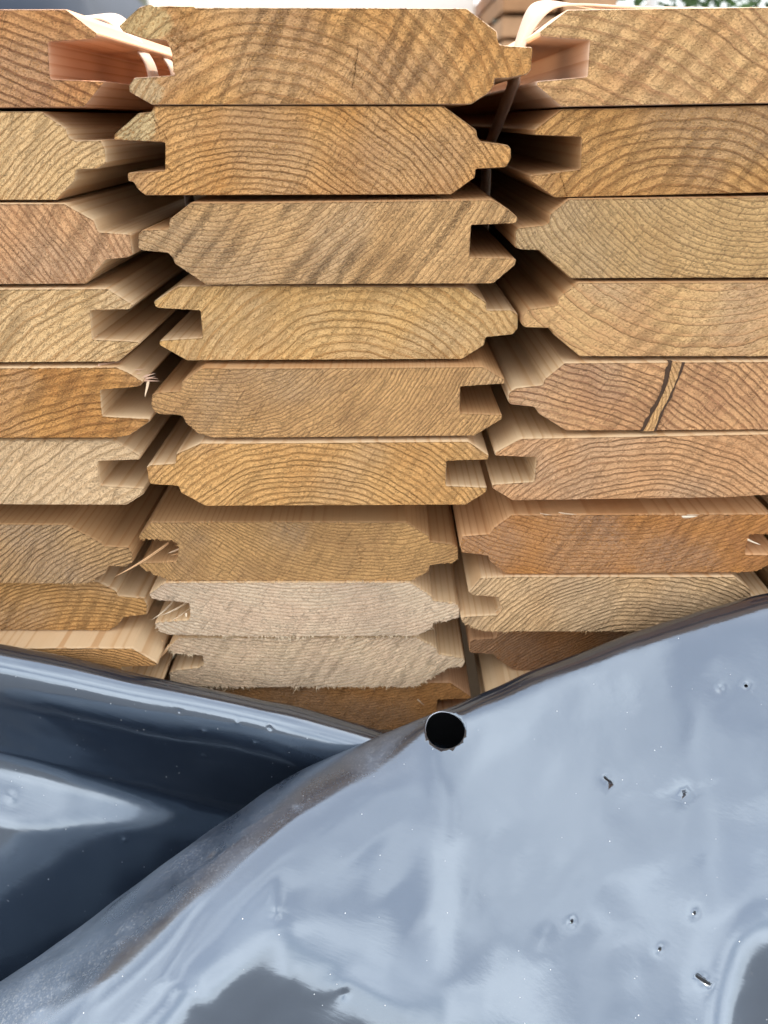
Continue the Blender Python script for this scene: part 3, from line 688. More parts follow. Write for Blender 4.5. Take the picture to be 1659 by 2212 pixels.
# frayed broken lip of the brown board on the left: a torn wedge curling out of the upper lip
def frayed_lip():
    rng = random.Random(4)
    verts = []; faces = []
    for k in range(46):
        t = k / 45
        x = 52 + t * 15 + rng.uniform(-0.8, 0.8); z = 28.2 - t * 5.4 + rng.uniform(-0.5, 0.5)
        y = rng.uniform(0.5, 3.5)
        L = rng.uniform(2.0, 5.5)
        ang = rng.uniform(-0.9, 0.15)
        ex, ez, ey = x + L * math.cos(ang), z + L * math.sin(ang) * 0.8 + 0.4, y + rng.uniform(2, 10)
        w = rng.uniform(0.3, 0.8); b = len(verts)
        for q in ((x - 2.5, y - 0.5, z - w), (x - 2.5, y + 1, z + w * 0.3), (x - 2.5, y + 2.5, z - w), (ex, ey, ez)):
            verts.append(tuple(c * MM for c in q))
        faces += [[b, b + 1, b + 3], [b + 1, b + 2, b + 3], [b + 2, b, b + 3], [b, b + 2, b + 1]]
    m = simple_mat("torn_pink_wood", (0.60, 0.40, 0.28), 0.75, 600.0, 0.3)
    o = link("frayed_lip", mesh_np("frayed_lip", verts, faces, [m]), BOARD['L5'])
    tag(o, "pinkish frayed fibres of the broken lip")
frayed_lip()

# slanting knot in a board of the right column: pale heartwood strip between dark bark edges
def knot():
    cx, yd, bz = BOARDS['R5'][:3]
    left = [(-7.5, 27.2), (-7.9, 18.8), (-10.3, 10.8), (-14.5, 0.15)]
    right = [(-3.9, 27.0), (-4.8, 20.6), (-7.0, 12.8), (-9.0, 8.0), (-10.4, 0.15)]
    def strip(name, A, B, y, th, mat, parent, seed, wob=0.15):
        A = resample_open(A, 0.8); B = resample_open(B, 0.8, len(A))
        A[:, 0] += wob * vnoise(A * 0.45, seed) + 0.15 * vnoise(A * 1.6, seed); B[:, 0] += wob * vnoise(B * 0.45, seed + 1) + 0.15 * vnoise(B * 1.6, seed + 2)
        n = len(A); verts = []; faces = []
        for p in A: verts.append((p[0] * MM, y * MM, p[1] * MM))
        for p in B: verts.append((p[0] * MM, y * MM, p[1] * MM))
        for p in A: verts.append((p[0] * MM, (y + th) * MM, p[1] * MM))
        for p in B: verts.append((p[0] * MM, (y + th) * MM, p[1] * MM))
        for i in range(n - 1):
            faces += [[i, i + 1, n + i + 1, n + i], [2 * n + i, 2 * n + i + 1, i + 1, i], [n + i, n + i + 1, 3 * n + i + 1, 3 * n + i]]
        faces += [[0, n, 3 * n, 2 * n], [n - 1, 3 * n - 1, 4 * n - 1, 2 * n - 1]]
        return link(name, mesh_np(name, verts, faces, [mat]), parent)
    Pk = PB((-30, 10), 1.4, (206, 172, 124), (160, 118, 76), (130, 92, 58), (190, 150, 104), bk=0.2, seed=5.3)
    k = strip("knot", left, right, -0.45, 3.0, end_material("knot_wood", Pk), BOARD['R5'], 3)
    tag(k, "pale slanting knot with dark bark edges")
    bark = simple_mat("knot_bark", (0.060, 0.030, 0.014), 0.9, 700.0, 0.5, 0.5)
    sh = lambda L, a: [(x + a, z) for x, z in L]
    strip("bark_edge", sh(left, -1.5), sh(left, 0.35), -0.25, 3.0, bark, k, 11, 0.5)
    strip("bark_edge", sh(right, -0.3), sh(right, 1.0), -0.3, 3.0, bark, k, 17, 0.4)
def resample_open(L, step, count=None):
    L = np.array(L, float)
    s = np.concatenate([[0], np.cumsum(np.linalg.norm(np.diff(L, axis=0), axis=1))])
    t = np.linspace(0, s[-1], count or int(s[-1] / step) + 1)
    return np.column_stack([np.interp(t, s, L[:, 0]), np.interp(t, s, L[:, 1])])
knot()
# ------------------------------------------------------------------ ground and what carries the stack
GROUND = simple_mat("yard_asphalt", (0.12, 0.125, 0.135), 0.95, 30.0, 0.4, 3.0)
g = 60.0
ground = link("ground", mesh_np("ground", [(-g, -g, 0), (g, -g, 0), (g, g, 0), (-g, g, 0)], [[0, 1, 2, 3]], [GROUND]))
tag(ground, kind="structure")

def box_mesh(name, x0, x1, y0, y1, z0, z1, mats, bev=0.0):
    import bmesh
    bm = bmesh.new()
    vs_ = [bm.verts.new(p) for p in ((x0, y0, z0), (x1, y0, z0), (x1, y1, z0), (x0, y1, z0), (x0, y0, z1), (x1, y0, z1), (x1, y1, z1), (x0, y1, z1))]
    for f in ((0, 3, 2, 1), (4, 5, 6, 7), (0, 1, 5, 4), (1, 2, 6, 5), (2, 3, 7, 6), (3, 0, 4, 7)): bm.faces.new([vs_[i] for i in f])
    if bev: bmesh.ops.bevel(bm, geom=list(bm.edges), offset=bev, segments=2, affect='EDGES')
    me = bpy.data.meshes.new(name); bm.to_mesh(me); bm.free()
    for m in mats: me.materials.append(m)
    return me

BEARER = simple_mat("bearer_wood", (0.34, 0.24, 0.15), 0.8, 30.0, 0.3)
for i, yb in enumerate((0.16, 0.80)):
    o = link("timber_bearer", box_mesh("timber_bearer", -0.37, 0.33, yb, yb + 0.1, 0.0, 0.1535, [BEARER], 0.004))
    tag(o, ("rough square timber carrying the stack near its front end", "rough square timber carrying the stack near its far end")[i], "timber", "bearers under the stack")

# ------------------------------------------------------------------ strapping bands round the side columns
BACK_TOP = 12.0     # below this height the straps slant back into the gap
def strap(name, path, y0, width, label, grp, skew=0.0, back=0.0, curl=0.0):
    """ribbon of thin plastic: path in the x-z plane (mm), width along the boards"""
    P_ = np.array(path, float)
    # smooth
    for _ in range(3):
        Q = [P_[0]]
        for a, b in zip(P_[:-1], P_[1:]): Q += [a * 0.75 + b * 0.25, a * 0.25 + b * 0.75]
        Q.append(P_[-1]); P_ = np.array(Q)
    d = np.gradient(P_, axis=0); d /= np.linalg.norm(d, axis=1)[:, None] + 1e-9
    nn = np.column_stack([-d[:, 1], d[:, 0]]) * 0.35
    ccx = -98.0 if P_[0][0] < 0 else 55.0
    verts = []; faces = []
    n = len(P_)
    ys = [y0, y0 + width * 0.5, y0 + width]
    for k, off in ((0, 1), (1, -1)):
        for j, yy in enumerate(ys):
            for i in range(n):
                bow = 0.5 if j == 1 else 0.0
                q = P_[i] + nn[i] * (off + bow)
                tw = 0.02 * (P_[i][1]) + 0.6 * math.sin(P_[i][1] * 0.05)
                sk = skew * (yy - y0) / width * min(1.0, max(0.0, (24 - P_[i][1]) / 20))
                cu = curl * (yy - y0) / width * math.exp(-((P_[i][1] - 31) / 7.0) ** 2) * min(1.0, max(0.0, 1.2 - abs(P_[i][0] - ccx) / 30))
                bk_ = back * min(1.0, max(0.0, (BACK_TOP - P_[i][1]) / 25))
                verts.append(((q[0] + sk) * MM, (yy + tw + bk_) * MM, ZC + (q[1] + cu) * MM))
    idx = lambda k, j, i: (k * 3 + j) * n + i
    for i in range(n - 1):
        for j in range(2):
            faces.append([idx(0, j, i), idx(0, j, i + 1), idx(0, j + 1, i + 1), idx(0, j + 1, i)])
            faces.append([idx(1, j, i), idx(1, j + 1, i), idx(1, j + 1, i + 1), idx(1, j, i + 1)])
        faces.append([idx(0, 0, i), idx(1, 0, i), idx(1, 0, i + 1), idx(0, 0, i + 1)])
        faces.append([idx(0, 2, i), idx(0, 2, i + 1), idx(1, 2, i + 1), idx(1, 2, i)])
    o = link(name, mesh_np(name, verts, faces, [STRAP], None, True))
    tag(o, label, "strap", grp)
    return o
NS = NT("strap_plastic")
smm = NS.objmm(); ssx, ssy, ssz = NS.sep(smm)
rib = NS.math('SINE', NS.mul(ssy, 7.0))
NS.set("Base Color", NS.mixc(NS.noise(smm, 0.2, 3.0), (0.66, 0.47, 0.35), (0.76, 0.60, 0.48)))
NS.set("Roughness", 0.35); NS.set("Transmission Weight", 0.0); NS.bump(rib, 0.05)
STRAP = NS.m
strap("strapping_band", [(-225, 33), (-150, 33.5), (-112, 34.5), (-103, 34), (-92.5, 22), (-90.6, 17), (-90.3, 5), (-91, -10), (-90.5, -60), (-91, -142)], 53, 14,
      "pale plastic strap in the left gap, nearer of the two", "straps round the bundles", 0.8, 45.0, 4.0)
strap("strapping_band", [(-225, 33), (-150, 33.5), (-112, 34.5), (-103, 34), (-92.0, 22), (-90.4, 17), (-90.2, 5), (-90.6, -10), (-90.3, -60), (-91, -142)], 92, 13,
      "pale plastic strap in the left gap, farther of the two", "straps round the bundles", 0.8, 60.0)
strap("strapping_band", [(180, 34.5), (90, 34.8), (62, 36.5), (55, 33), (49.3, 23.5), (48.2, 18), (48.6, 5), (48.2, -20), (48.8, -60), (47.5, -142)], 26, 26,
      "white plastic strap bulging over the top edge of the right column", "straps round the bundles", -1.0, 75.0, 6.5)

# ------------------------------------------------------------------ plastic sheets
def sheet_material():
    N = NT("sheet_plastic")
    mm = N.objmm()
    big = N.noise(mm, 0.03, 3.0, 0.5)
    c = N.mixc(big, (0.012, 0.018, 0.030), (0.018, 0.026, 0.040))
    # dust, crumbs and fine scratches
    sp = N.voronoi(mm, 0.33)
    sp2 = N.noise(mm, 0.12, 2.0)
    dust = N.mul(N.step(sp, 0.03, 0.09, 1.0, 0.0), N.step(sp2, 0.54, 0.64))
    film = N.mul(N.step(N.noise(mm, 0.9, 4.0, 0.7), 0.60, 0.78), N.step(N.noise(mm, 0.02, 2.0), 0.45, 0.65))
    c = N.mixc(N.mul(film, 0.35), c, (0.22, 0.21, 0.19))
    c = N.mixc(N.mul(dust, 0.9), c, (0.75, 0.74, 0.70))
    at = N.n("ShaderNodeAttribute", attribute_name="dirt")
    sheen_mask = at.outputs["Fac"]
    grit = N.mul(sheen_mask, N.step(N.noise(mm, 1.1, 4.0, 0.75), 0.50, 0.68))
    c = N.mixc(N.mul(sheen_mask, N.step(N.noise(mm, 0.10, 4.0, 0.65), 0.3, 0.7, 0.35, 0.62)), c, (0.085, 0.115, 0.17))  # blue-grey reflection tone painted over the fold, covering the brown wood reflection
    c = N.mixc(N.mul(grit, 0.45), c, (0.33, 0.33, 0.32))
    N.set("Base Color", c)
    N.set("Metallic", 0.0)
    N.set("IOR", 2.75)
    N.set("Specular Tint", (0.78, 0.89, 1.0, 1.0))
    rr = N.noise(mm, 0.05, 4.0, 0.6)
    N.set("Roughness", N.add(N.step(rr, 0.3, 0.75, 0.11, 0.19), N.add(N.mul(dust, 0.4), N.add(N.mul(grit, 0.30), N.mul(sheen_mask, 0.32)))))
    mx, my, mz = N.sep(mm)
    scr = N.noise(N.xyz(N.add(N.mul(mx, 0.5), mz), N.mul(N.sub(mx, N.mul(mz, 0.5)), 0.05), my), 0.5, 3.0, 0.6)
    h = N.add(N.mul(N.noise(mm, 0.045, 3.0, 0.5), 1.2), N.mul(N.noise(mm, 0.4, 2.0, 0.5), 0.03))
    N.bump(N.add(N.add(N.mul(h, 0.4), N.mul(scr, 0.10)), N.mul(dust, 0.1)), 0.5, 0.6)
    return N.m
SHEET = sheet_material()
INNER = simple_mat("sheet_black_inside", (0.006, 0.006, 0.007), 0.5, 40.0, 0.2)
RIM = simple_mat("sheet_cut_edge", (0.62, 0.66, 0.72), 0.3, 200.0, 0.15)

class Section:
    """a draped sheet: for each x the sheet leaves its crest and turns with the angle table (arc length mm -> tilt of the normal, degrees)"""
    def __init__(self, crest, keys, t0, t1, dt=1.0):
        self.cx = np.array([c[0] for c in crest]); self.cy = np.array([c[1] for c in crest]); self.cz = np.array([c[2] for c in crest])
        self.xs = np.arange(self.cx.min(), self.cx.max() + 0.1, 3.0)
        self.ts = np.arange(t0, t1 + 0.1, dt)
        kx = np.array(sorted(keys))
        prof = np.array([np.interp(self.ts, [k[0] for k in keys[x]], [k[1] for k in keys[x]]) for x in kx])
        ker = np.hanning(9); ker /= ker.sum()
        prof = np.array([np.convolve(np.pad(p, 4, mode='edge'), ker, 'valid') for p in prof])
        phi = np.array([np.interp(self.xs, kx, prof[:, j]) for j in range(len(self.ts))]).T
        ker = np.hanning(13); ker /= ker.sum()
        phi = np.array([np.convolve(np.pad(p, 6, mode='edge'), ker, 'valid') for p in phi.T]).T
        ph = np.radians(phi)
        dy = -np.sin(ph) * dt; dz = -np.cos(ph) * dt
        i0 = int(round(-t0 / dt))
        sm = lambda a: np.convolve(np.pad(np.interp(self.xs, self.cx, a), 5, mode='reflect', reflect_type='odd'), np.hanning(11) / np.hanning(11).sum(), 'valid')
        Y = np.cumsum(dy, axis=1); Z = np.cumsum(dz, axis=1)
        self.Y = Y - Y[:, i0:i0 + 1] + sm(self.cy)[:, None]
        self.Z = Z - Z[:, i0:i0 + 1] + sm(self.cz)[:, None]
    def at(self, x, t):
        fx = np.clip((x - self.xs[0]) / (self.xs[1] - self.xs[0]), 0, len(self.xs) - 1.001)
        ft = np.clip((t - self.ts[0]) / (self.ts[1] - self.ts[0]), 0, len(self.ts) - 1.001)
        i = fx.astype(int); j = ft.astype(int); a = fx - i; b = ft - j
        bl = lambda G: G[i, j] * (1 - a) * (1 - b) + G[i + 1, j] * a * (1 - b) + G[i, j + 1] * (1 - a) * b + G[i + 1, j + 1] * a * b
        return np.column_stack([x, bl(self.Y), bl(self.Z)])

def build_sheet(name, sec, step, dents=(), holes=(), waves=None, seed=1, thick=0.35, dirt=None):
    """holes: list of closed loops (k,2) in (x,t)"""
    rng = np.random.default_rng(seed)
    x0, x1, t0, t1 = sec.xs[0], sec.xs[-1], sec.ts[0], sec.ts[-1]
    gx, gt = np.meshgrid(np.linspace(x0, x1, int((x1 - x0) / step)), np.linspace(t0, t1, int((t1 - t0) / step)))
    ptsg = np.column_stack([gx.ravel(), gt.ravel()])
    nb = len(ptsg)
    keep = np.ones(nb, bool)
    edge_pts = []; edges = []
    for hl in holes:
        i_, d_ = inside_dist(ptsg, hl)
        keep &= ~(i_ | (d_ < step * 0.3))
    ptsg = ptsg[keep]
    for (dx, dt_, r_, dep, el, ang) in dents:                 # finer mesh where the sheet is dented
        a = np.linspace(0, 2 * math.pi, 12, endpoint=False)
        near = np.hypot(ptsg[:, 0] - dx, ptsg[:, 1] - dt_) > r_ * 1.7
        rings = [np.array([[dx, dt_]])] + [np.column_stack([dx + k_ * r_ * np.cos(a + k_), dt_ + k_ * r_ * np.sin(a + k_)]) for k_ in (0.3, 0.6, 0.95, 1.35)]
        rg = np.vstack(rings)
        for hl in holes:
            i_, d_ = inside_dist(rg, hl, 2.0); rg = rg[~(i_ | (d_ < 0.12))]
        ptsg = np.vstack([ptsg[near], rg])
    allp = list(map(tuple, ptsg)); 
    for hl in holes:
        b = len(allp); k = len(hl)
        allp += [tuple(p) for p in hl]
        edges += [(b + i, b + (i + 1) % k) for i in range(k)]
    ov, oe, of, orig, _, _ = delaunay_2d_cdt([Vector(p) for p in allp], edges, [], 0, 1e-6)
    U = np.array([(v[0], v[1]) for v in ov])
    tri = np.array([list(f)[:3] for f in of])
    cen = U[tri].mean(1)
    ok = np.ones(len(of), bool)
    for hl in holes:
        i_, d_ = inside_dist(cen, hl); ok &= ~i_
    tri = tri[ok]
    A, B, C_ = U[tri[:, 0]], U[tri[:, 1]], U[tri[:, 2]]
    s_ = (B[:, 0] - A[:, 0]) * (C_[:, 1] - A[:, 1]) - (B[:, 1] - A[:, 1]) * (C_[:, 0] - A[:, 0])
    tri = np.where((s_ < 0)[:, None], tri, tri[:, ::-1])
    F_ = tri.tolist()
    P0 = sec.at(U[:, 0], U[:, 1])
    e = 1.5
    tx = sec.at(U[:, 0] + e, U[:, 1]) - sec.at(U[:, 0] - e, U[:, 1]); tt = sec.at(U[:, 0], U[:, 1] + e) - sec.at(U[:, 0], U[:, 1] - e)
    nr = np.cross(tt, tx); nr /= np.linalg.norm(nr, axis=1)[:, None] + 1e-9
    hgt = waves(U) if waves else 0
    for (dx, dt_, r, dep, el, ang) in dents:
        c, s = math.cos(ang), math.sin(ang)
        qx = (U[:, 0] - dx) * c + (U[:, 1] - dt_) * s; qt = -(U[:, 0] - dx) * s + (U[:, 1] - dt_) * c
        hgt = hgt + dep * np.exp(-((qx / (r * el)) ** 2 + (qt / r) ** 2))
    P1 = P0 + nr * np.asarray(hgt)[:, None]
    P1[:, 2] = np.maximum(P1[:, 2], -ZC / MM + 4)
    P2 = P1 - nr * thick
    n = len(P1)
    verts = np.vstack([P1, P2]) * MM; verts[:, 2] += ZC
    faces = list(F_) + [[a + n for a in f[::-1]] for f in F_]
    cnt = {}
    for f in F_:
        for a, b in zip(f, f[1:] + f[:1]): cnt[(a, b)] = cnt.get((a, b), 0) + 1
    rim = [(a, b) for (a, b) in cnt if (b, a) not in cnt]
    faces += [[b, a, a + n, b + n] for a, b in rim]
    mi = [0] * len(F_) + [1] * len(F_) + [2] * len(rim)
    me = mesh_np(name, verts, faces, [SHEET, INNER, RIM], mi, True)
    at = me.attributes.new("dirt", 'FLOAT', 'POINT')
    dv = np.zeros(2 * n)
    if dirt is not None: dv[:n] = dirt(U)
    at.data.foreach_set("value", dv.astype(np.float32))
    return link(name, me), sec, nr

R_CREST = [(-260, -100, -380), (-157, -82, -317), (-115, -70, -292.5), (-70, -55, -264), (-37, -40, -249), (0, -32, -235.5), (24, -28, -226), (62, -22, -208.5), (112, -18, -188), (157, -15, -176), (210, -13, -166), (300, -12, -160)]
R_KEYS = {
 -260: [(-70, 190), (-20, 165), (0, 132), (25, 115), (60, 95), (100, 75), (125, 58), (170, 45), (300, 20)],
 -150: [(-70, 190), (-20, 165), (0, 132), (20, 118), (50, 100), (85, 82), (105, 60), (130, 50), (160, 40), (300, 20)],
 -95: [(-70, 190), (-20, 167), (0, 131), (15, 116), (40, 100), (60, 84), (71, 62), (95, 50), (130, 30), (300, 15)],
 -62: [(-70, 190), (-20, 168), (0, 130), (12, 114), (32, 97), (46, 80), (54, 60), (72, 46), (85, 29), (98, 22), (300, 12)],
 -36: [(-70, 190), (-20, 171), (0, 129), (9, 111), (24, 92), (34, 74), (41, 58), (64, 46), (79, 30), (92, 22), (300, 12)],
 -10: [(-70, 190), (-20, 172), (0, 128), (7, 107), (17, 86), (25, 70), (31, 57), (56, 51), (80, 43), (98, 30), (112, 22), (300, 12)],
 24: [(-70, 195), (-20, 176), (0, 128), (3, 96), (6, 68), (11, 57), (50, 52), (92, 46), (108, 34), (125, 24), (300, 12)],
 70: [(-70, 195), (-20, 176), (0, 127), (4, 99), (8, 69), (14, 57), (50, 53), (110, 49), (150, 44), (300, 15)],
 112: [(-70, 195), (-20, 176), (0, 125), (4, 100), (9, 70), (16, 58), (50, 54), (110, 49), (140, 44), (300, 12)],
 130: [(-70, 195), (-20, 176), (0, 124), (4, 100), (9, 70), (16, 58), (50, 54), (108, 47), (122, 26), (140, 18), (300, 10)],
 300: [(-70, 195), (-20, 176), (0, 124), (4, 100), (9, 70), (16, 58), (50, 50), (90, 40), (110, 22), (300, 10)],
}
sec_r = Section(R_CREST, R_KEYS, -60, 330)
def circle(cx_, ct_, rx, rt, k=48, rot=0.0):
    a = np.linspace(0, 2 * math.pi, k, endpoint=False)
    return np.column_stack([cx_ + rx * np.cos(a), ct_ + rt * np.sin(a)])
HOLE = np.array([(33.04,14.26),(32.88,15.31),(32.55,16.25),(32.04,17.05),(31.37,17.69),(30.54,18.16),(29.6,18.46),(28.54,18.57),(27.41,18.5),(26.21,18.26),(25.0,17.85),(23.78,17.29),(22.6,16.57),(21.49,15.72),(20.46,14.75),(19.55,13.67),(18.78,12.5),(18.17,11.27),(17.74,10.0),(17.49,8.7),(17.44,7.39),(17.59,6.13),(17.93,4.88),(18.47,3.66),(19.2,2.46),(20.09,1.26),(21.13,0.03),(22.28,-0.48),(23.42,-0.28),(24.58,0.99),(25.76,2.15),(26.94,3.28),(28.09,4.42),(29.17,5.59),(30.16,6.8),(31.05,8.05),(31.78,9.33),(32.36,10.62),(32.77,11.89),(33.0,13.1)])

def slit(cx_, ct_, L, w, ang, k=14):
    a = np.linspace(0, 2 * math.pi, k, endpoint=False)
    x = L * np.cos(a); t = w * np.sin(a)
    return np.column_stack([cx_ + x * math.cos(ang) - t * math.sin(ang), ct_ + x * math.sin(ang) + t * math.cos(ang)])
R_HOLES = [HOLE, slit(84.25, 55.45, 2.3, 0.32, 0.9), slit(107.19, 128.38, 3.2, 0.5, 0.75), slit(109.53, 69.41, 0.45, 0.36000000000000004, 0.4, 9), slit(67.06, 97.46, 0.55, 0.44000000000000006, 0.4, 9), slit(107.18, 107.98, 0.5, 0.4, 0.4, 9), slit(94.78, 115.17, 0.55, 0.44000000000000006, 0.4, 9), slit(138.09, 37.05, 0.7, 0.5599999999999999, 0.4, 9)]
R_DENTS = [(84.25, 55.45, 1.8, -0.5, 1.6, 0.9), (107.19, 128.38, 1.8, -0.5, 1.6, 0.75), (109.53, 69.41, 1.5, -0.45, 1.0, 0.0), (67.06, 97.46, 1.5, -0.45, 1.0, 0.0), (107.18, 107.98, 1.5, -0.45, 1.0, 0.0), (94.78, 115.17, 1.5, -0.45, 1.0, 0.0), (138.09, 37.05, 1.5, -0.45, 1.0, 0.0), (57.31, 98.98, 4, -0.5, 1, 0.5), (-38.96, 63.25, 2, -0.4, 2.2, 0.5), (-14.05, 96.12, 1.6, -0.3, 1, 0.5), (128.49, 35.78, 1.6, -0.5, 1, 0.5), (88.88, 67.87, 7, -0.35, 1.5, 0.5), (118.01, 69.61, 8, 0.3, 2.5, 0.5), (-34.12, 25.23, 1.6, 0.3, 1.6, 0.5), (-43.76, 25.42, 1.5, 0.35, 2, 0.5), (-51.49, 25.65, 1.4, 0.3, 1.8, 0.5), (-64.2, 30.38, 2.2, -0.7, 1, 0.5), (-93.35, 46.5, 2, 0.35, 2, 0.5), (-109.31, 51.62, 2.4, 0.4, 2, 0.5), (-116.89, 56.82, 2.4, 0.4, 1.8, 0.5), (-21.59, 83.64, 6, 0.2, 1.6, 0.5), ]

def crease(U, pts, width, amp):
    d = np.full(len(U), 1e9); w = np.zeros(len(U)); acc = 0.0
    P_ = np.array(pts, float); tot = np.linalg.norm(np.diff(P_, axis=0), axis=1).sum()
    for a, b in zip(P_[:-1], P_[1:]):
        v = b - a; L = np.linalg.norm(v)
        t = np.clip(((U - a) @ v) / (L * L), 0, 1)
        q = np.linalg.norm(U - a - t[:, None] * v, axis=1)
        m = q < d
        d = np.where(m, q, d); w = np.where(m, np.sin(np.pi * np.clip((acc + t * L) / tot, 0.02, 0.98)), w)
        acc += L
    return amp * w * np.exp(-(d / width) ** 2)
R_CREASES = [([(-61.92, 48.51), (-52.62, 41.63), (-33.57, 31.68), (-12.64, 23.98)], 1.1, 0.22), ([(-83.84, 71.9), (-75.77, 67.91), (-67.23, 75.14), (-55.58, 91.14)], 2.2, 0.45), ([(-40.56, 51.26), (-38.82, 59.52), (-38.16, 67.28)], 1.6, -0.35), ([(95.44, 67.82), (109.53, 69.41), (122.88, 70.01), (138.7, 72.66)], 2.2, -0.22), ([(-89.1, 38.41), (-69.89, 35.19), (-47.66, 28.58)], 1.3, 0.3), ([(-22.18, 55.8), (5.46, 39.7), (12.93, 27.22)], 4.0, 0.25), ([(31.51, 26.37), (51.06, 57.98), (59.51, 80.91)], 5.0, 0.2), ([(69.05, 84.56), (81.62, 102.3), (98.6, 114.98)], 3.5, -0.2), ([(-31.41, 94.59), (-11.58, 91.85), (11.76, 107.01)], 3.0, 0.35), ]
def waves_r(U):
    return 1.6 * fbm(U * 0.013, 5, 2) + 0.35 * fbm(U * np.array([0.05, 0.045]), 9, 2) + 0.05 * np.clip((U[:, 1] - 40) / 40, 0, 1) * vnoise(U * 0.16, 12) + sum(crease(U, *c) for c in R_CREASES)
def grit_sheen_r(U):
    """dust and scuffs along the fold, and where its reflection tone is painted"""
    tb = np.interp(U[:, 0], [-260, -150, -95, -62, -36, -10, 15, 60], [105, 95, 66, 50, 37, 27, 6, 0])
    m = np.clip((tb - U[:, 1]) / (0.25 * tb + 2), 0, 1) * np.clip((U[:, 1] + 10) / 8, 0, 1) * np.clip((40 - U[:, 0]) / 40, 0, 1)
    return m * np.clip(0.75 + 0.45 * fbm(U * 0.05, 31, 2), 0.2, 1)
sheet_r, _, _ = build_sheet("plastic_sheet", sec_r, 1.6, R_DENTS, R_HOLES, waves_r, 3, dirt=grit_sheen_r)
tag(sheet_r, "glossy blue grey plastic sheet with a round punched hole, in front at right", "plastic sheet", "plastic sheets over the stack")

L_CREST = [(-330, -10, -165), (-250, -11, -182), (-163, -12, -202), (-113, -14, -214), (-69, -16, -223), (-37, -18, -231), (2, -20, -243), (40, -21, -253), (80, -22, -262)]
def lk(a, b, c, ph, end=15):
    return [(-60, 190), (-15, 170), (0, 127), (4, 102), (7, 80), (9, 64), (11, 48), (13, 30), (16, 12), (22, -6), (38, -22), (a - 10, -16), (a, 14), (b, ph), (c, ph), (c + 6, 16), (300, end)]
L_KEYS = {-330: lk(80, 88, 110, 34), -165: lk(86, 93, 109, 34), -120: lk(91, 96, 104, 32), -80: lk(96, 98, 100, 24), -40: lk(96, 98, 100, 14), 80: lk(96, 98, 100, 10)}
sec_l = Section(L_CREST, L_KEYS, -50, 260)
L_DENTS = [(-85.93, 15.98, 1.0, -0.3, 1.0, 0.5), (-61.85, 15.83, 1.0, 0.3, 1.0, 0.5), (-48.08, 14.41, 1.2, -0.4, 1.0, 0.5), (-76.52, 24.35, 1.0, 0.25, 1.0, 0.5), (-55.09, 24.58, 0.9, 0.25, 1.0, 0.5), (-172.48, 99.42, 2.4, 0.4, 1.0, 0.5), (-122.41, 112.49, 1.2, 0.25, 1.0, 0.5), (-79.66, 45.88, 1.2, 0.25, 1.0, 0.5), ]

def waves_l(U):
    return 1.0 * fbm(U * 0.015, 15, 2) + 0.2 * fbm(U * np.array([0.05, 0.045]), 19, 2)
sheet_l, _, _ = build_sheet("plastic_sheet", sec_l, 1.8, L_DENTS, [], waves_l, 5)
tag(sheet_l, "dark navy plastic sheet rolled over at the left, behind the other sheet", "plastic sheet", "plastic sheets over the stack")

# ------------------------------------------------------------------ out of focus yard behind
WALLW = simple_mat("white_render", (0.84, 0.79, 0.71), 0.85, 3.0, 0.06)
o = link("white_wall", box_mesh("white_wall", -1.62, 0.46, 4.6, 4.8, 0.0, 2.6, [WALLW], 0.01))
tag(o, "blurred off white rendered wall behind the stack", "wall")
STEEL = simple_mat("olive_steel", (0.10, 0.11, 0.08), 0.5, 20.0, 0.2)
import bmesh
def cyl_mesh(name, r, h, mat, k=20):
    v = [(r * math.cos(2 * math.pi * i / k), r * math.sin(2 * math.pi * i / k), z) for z in (0, h * 0.985, h) for i in range(k)]
    for i in range(2 * k, 3 * k): v[i] = (v[i][0] * 0.8, v[i][1] * 0.8, h)
    f = [[j * k + i, j * k + (i + 1) % k, (j + 1) * k + (i + 1) % k, (j + 1) * k + i] for j in (0, 1) for i in range(k)]
    f += [list(range(k))[::-1], [2 * k + i for i in range(k)]]
    return mesh_np(name, v, f, [mat], None, False)
o = link("steel_post", cyl_mesh("steel_post", 0.045, 2.2, STEEL), None, (-0.90, 3.2, 0)); tag(o, "dark olive steel post at the upper left", "post")
# covered stack at the left
def tarp_hump():
    xs = np.linspace(-2.6, -0.72, 40); ys = np.linspace(2.2, 3.4, 24)
    verts = []; faces = []
    for y in ys:
        for x in xs:
            e = min(1.0, (-0.72 - x) / 0.22)
            z = 0.86 * math.sqrt(max(0, 1 - (1 - e) ** 2)) if e < 1 else 0.86
            z += 0.12 * min(1, max(0, (-0.95 - x) / 0.8)) + 0.015 * math.sin(9 * x + 4 * y)
            ed = min(1, (y - 2.2) / 0.1, (3.4 - y) / 0.1)
            verts.append((x, y, max(0.004, z * math.sqrt(max(0, ed)))))
    n = len(xs)
    for j in range(len(ys) - 1):
        for i in range(n - 1): faces.append([j * n + i, j * n + i + 1, (j + 1) * n + i + 1, (j + 1) * n + i])
    o = link("covered_stack", mesh_np("covered_stack", verts, faces, [simple_mat("far_sheet", (0.035, 0.047, 0.068), 0.85, 4.0, 0.2)], None, True))
    tag(o, "blurred stack under a blue grey cover at the upper left", "covered stack")
tarp_hump()
